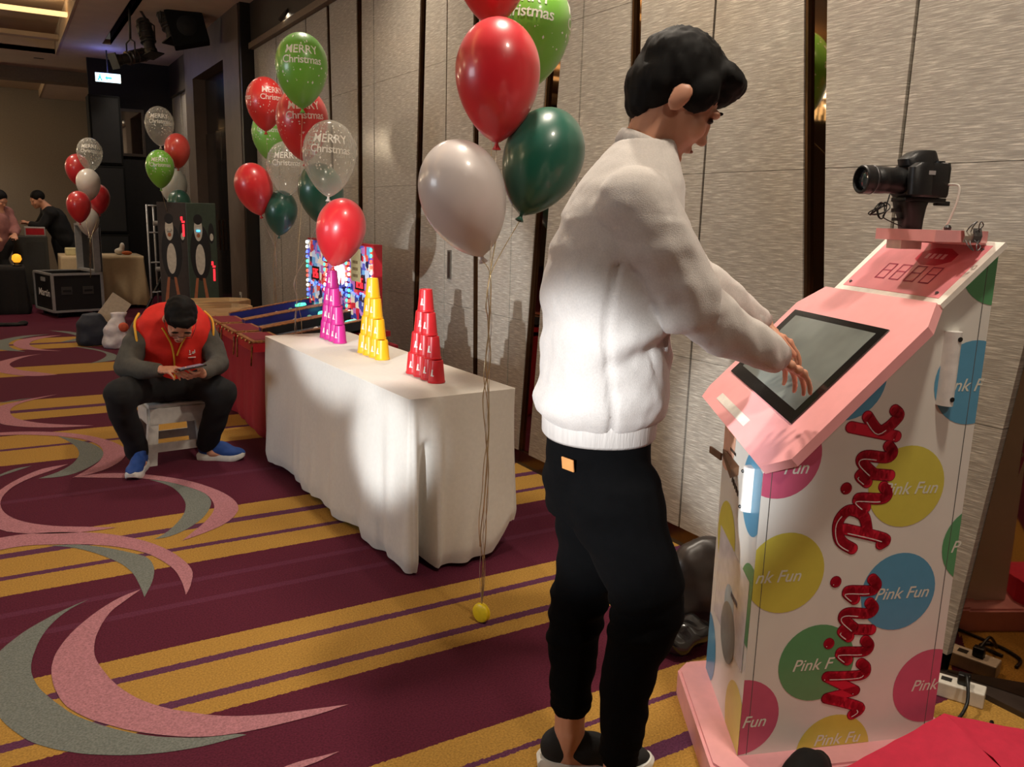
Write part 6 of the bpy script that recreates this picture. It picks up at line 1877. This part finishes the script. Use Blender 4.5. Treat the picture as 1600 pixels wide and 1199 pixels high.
lantern((1.84, 10.9, 3.52), (.22, -.35, -.85), 'stage light pointing down, just left of the black ceiling speaker', .40, .09, (1.48, 10.9, 3.8))
cs = empty('ceiling_speaker', (2.06, 10.8, 3.36), math.radians(-12), 'black box loudspeaker hung beside the stage lights under the ceiling', 'loudspeaker')
csx = Matrix.Rotation(math.radians(-14), 4, 'Y')
MB().box((0, 0, .14), (.40, .30, .40), csx, .01).build('cabinet', M('black_speaker_paint', (11, 11, 11), .8, spec=.2), cs)
MB().lathe([(.11, 0), (.12, -.01), (.10, -.012), (.02, .02), (0, .02)], 24, csx @ Matrix.Translation((0, -.152, .14)) @ Matrix.Rotation(math.radians(90), 4, 'X')).build('cone', M('black_grille', (13, 13, 14), .8), cs, True)
MB().cone((0, 0, .3), (0, 0, .5), .015, .015, 8).build('bracket', LANT, cs)
dlt = MB().lathe([(0, 0), (.05, 0), (.06, -.012), (.075, -.014), (.075, .01), (0, .01)], 20, Matrix.Translation((2.47, 8.45, 3.285)) @ Matrix.Rotation(math.radians(-55), 4, 'Y')).build('wall_washer', LANT, None, 'auto',
           label='small bright spotlight above the wall panels over the printed balloons', cat='spotlight')
MB().lathe([(0, -.013), (.045, -.0131), (0, -.0135)], 16, Matrix.Translation((2.47, 8.45, 3.285)) @ Matrix.Rotation(math.radians(-55), 4, 'Y')).build('lens', M('lit_lens', (255, 236, 206), .4, emit=14), dlt)

# ---- people and kit at the far left
rk = empty('equipment_rack', (.38, 14.2, 0), 0, 'dark grey equipment cabinet with a red fronted box on top, far left', 'cabinet')
MB().bb(-.28, .17, -.25, .25, 0, .98, .01).build('cabinet_body', M('dark_grey_cabinet', (56, 56, 52), .6), rk)
MB().bb(-.10, .12, -.262, -.2505, .15, .9).build('cabinet_door', M('dark_grey_door', (50, 50, 47), .6), rk)
rb = empty('red_front_box', (.40, 14.15, .982), 0, 'low box with a red front standing on the dark equipment cabinet', 'box')
MB().bb(-.13, .13, -.15, .15, 0, .13, .004).build('box_body', ALU, rb)
MB().bb(-.115, .115, -.154, -.151, .02, .11).build('red_front', M('red_lacquer', (176, 24, 40), .35), rb)
def far_person(loc, joints, top, lab):
    p = empty('person', loc, 0, lab, 'person')
    HRf = frame(joints['face'], (0, 0, 1))
    mb = MB()
    chain(mb, [joints['hip'], joints['chest'], joints['neck'], joints['head']], [.12, .14, .06, .06], 12)
    head_shape(mb, joints['head'], HRf, 1.0)
    for s in ('l', 'r'):
        chain(mb, [joints['sh' + s], joints['el' + s], joints['ha' + s]], [.05, .04, .03], 10)
        k, f_ = Vector(joints['ha' + s]), (Vector(joints['ha' + s]) - Vector(joints['el' + s])).normalized()
        hand(mb, k, k + f_ * .09, (0, 0, 1) if abs(f_.z) < .9 else (0, 1, 0), -1 if s == 'r' else 1, .4)
        chain(mb, [joints['hip'] + Vector((.08 if s == 'r' else -.08, 0, 0)), joints['kn' + s], joints['an' + s], joints['an' + s] + Vector((0, -.12, -.02))], [.09, .06, .04, .035], 10)
    organic('body', mb, SKIN, p, .012, 2)
    mb = MB()
    mb.ell(joints['head'] + HRf @ Vector((-.022, 0, .045)), (.102, .088, .092), HRf)
    organic('hair', mb, HAIR, p, .014, 1)
    mb = MB()
    chain(mb, [joints['hip'], joints['chest']], [.15, .17], 14)
    chain(mb, [joints['shl'], joints['shr']], [.10, .10], 14)
    for s in ('l', 'r'):
        chain(mb, [joints['sh' + s], joints['el' + s], joints['ha' + s] * .85 + joints['el' + s] * .15], [.085, .065, .045], 12)
    organic('jacket', mb, top, p, .016, 3, lambda q_, n: .012 * mnoise.noise(q_ * 9))
    mb = MB()
    for s in ('l', 'r'):
        chain(mb, [joints['hip'] + Vector((.08 if s == 'r' else -.08, 0, 0)), joints['kn' + s], joints['an' + s]], [.12, .085, .065], 12)
    organic('trousers', mb, M('black_denim', (22, 22, 24), 0.9), p, .016, 3)
    return p
Vv = lambda x, y, z: Vector((x, y, z))
far_person((.765, 14.40, 0), {'hip': Vv(.04, 0, .90), 'chest': Vv(-.08, -.02, 1.22), 'neck': Vv(-.20, -.03, 1.42), 'head': Vv(-.29, -.03, 1.50), 'face': (-.9, -.3, -.35),
                             'shl': Vv(-.16, .14, 1.33), 'shr': Vv(-.13, -.16, 1.31), 'ell': Vv(-.30, .18, 1.10), 'elr': Vv(-.28, -.20, 1.10), 'hal': Vv(-.42, .1, 1.14), 'har': Vv(-.42, -.14, 1.16),
                             'knl': Vv(0, .06, .48), 'knr': Vv(.08, -.04, .48), 'anl': Vv(0, .06, .08), 'anr': Vv(.10, -.02, .08)}, M('black_jacket', (18, 18, 19), .9), 'distant person in black bending over the equipment cabinet far left')
far_person((-.02, 13.6, 0), {'hip': Vv(-.05, 0, .88), 'chest': Vv(-.04, 0, 1.18), 'neck': Vv(0, -.02, 1.38), 'head': Vv(.02, -.04, 1.48), 'face': (.6, -.6, -.4),
                             'shl': Vv(.08, .12, 1.30), 'shr': Vv(-.20, -.08, 1.30), 'ell': Vv(.18, .0, 1.08), 'elr': Vv(-.24, -.12, 1.05), 'hal': Vv(.16, -.2, 1.02), 'har': Vv(-.1, -.28, 1.0),
                             'knl': Vv(.04, 0, .47), 'knr': Vv(-.14, 0, .47), 'anl': Vv(.05, .02, .08), 'anr': Vv(-.15, .02, .08)}, M('dusky_pink_top', (150, 100, 96), .9), 'distant person in dusky pink top at the left edge behind the black covered table')
bt = empty('draped_table', (-.69, 12.75, 0), 0, 'low table under black cloth at the far left edge', 'table')
MB().bb(.02, .88, .02, .58, .0, .60).build('table_block', DARKWOOD, bt)
bt2 = draped_cloth(.60, .90, .62, 200, 12, 2.2, None, lambda k, t: .01, .04, .03).build('cloth_cover', BLK, bt, True)
gl = empty('glowing_lamp', (.13, 12.95, .622), 0, 'small glowing amber lamp on the black covered table at the left edge', 'lamp')
MB().lathe([(0, 0), (.06, 0), (.05, .02), (.02, .03), (.02, .05)], 16).build('base', BLKP, gl, True)
MB().lathe([(.035, .05), (.06, .09), (.05, .14), (.02, .16), (0, .16)], 16).build('glass_shade', M('amber_glow', (255, 160, 40), .4, emit=1.3), gl, True)

# ---- chandeliers over the hall (seen in the mirror strips; last one added to light the far end)
CRY = M('warm_crystal', (255, 220, 160), .2, emit=3.0)
for k, (x, y) in enumerate(((-3.0, 6.4), (-3.0, 2.6), (-3.0, 10.6), (-2.4, 17.6))):
    c = empty('chandelier', (x, y, 2.75), 0, ['warm crystal drum chandelier opposite the booth, seen in the widest mirror strip', 'warm crystal drum chandelier left of the camera, seen only in the mirror strips', 'warm crystal drum chandelier far down the hall, seen only in the mirror strips', 'unseen crystal drum chandelier added to light the end of the hall'][k], 'chandelier', 'crystal chandeliers over the hall')
    MB().lathe([(.50, .42), (.52, .42), (.52, .46), (.50, .46)], 32).lathe([(.34, .02), (.36, .02), (.36, .05), (.34, .05)], 32).cone((0, 0, .44), (0, 0, 1.16), .02, .02, 8).build('frame', BRONZE, c)
    mb = MB()
    for i in range(40):
        a = i * math.pi / 20
        mb.cone((.50 * math.cos(a), .50 * math.sin(a), .08), (.50 * math.cos(a), .50 * math.sin(a), .42), .012, .012, 5)
    for i in range(26):
        a = i * math.pi / 13
        mb.cone((.34 * math.cos(a), .34 * math.sin(a), -.12), (.34 * math.cos(a), .34 * math.sin(a), .05), .012, .012, 5)
    mb.build('crystal_rods', CRY, c, kind='stuff')
    cl_ = bpy.data.lights.new('chandelier_lamp', 'POINT')
    cl_.energy = (40, 22, 90, 150)[k]
    cl_.color = (1.0, 0.82, 0.58)
    cl_.shadow_soft_size = 0.25
    clo = bpy.data.objects.new('chandelier_lamp', cl_)
    COL.objects.link(clo)
    clo.parent = c
    clo.location = (0, 0, .16)

st2 = organic('fabric_strap', MB().ell((0, 0, .02), (.16, .06, .022)).ell((-.14, .03, .02), (.12, .05, .02)).ell((.1, .02, .03), (.06, .04, .03)), BLK, None, .012, 2, lambda p, n: .012 * mnoise.noise(p * 16),
              label='flat crumpled black strap on the carpet at the far left edge', cat='strap')
st2.location = (0.02, 11.55, 0)
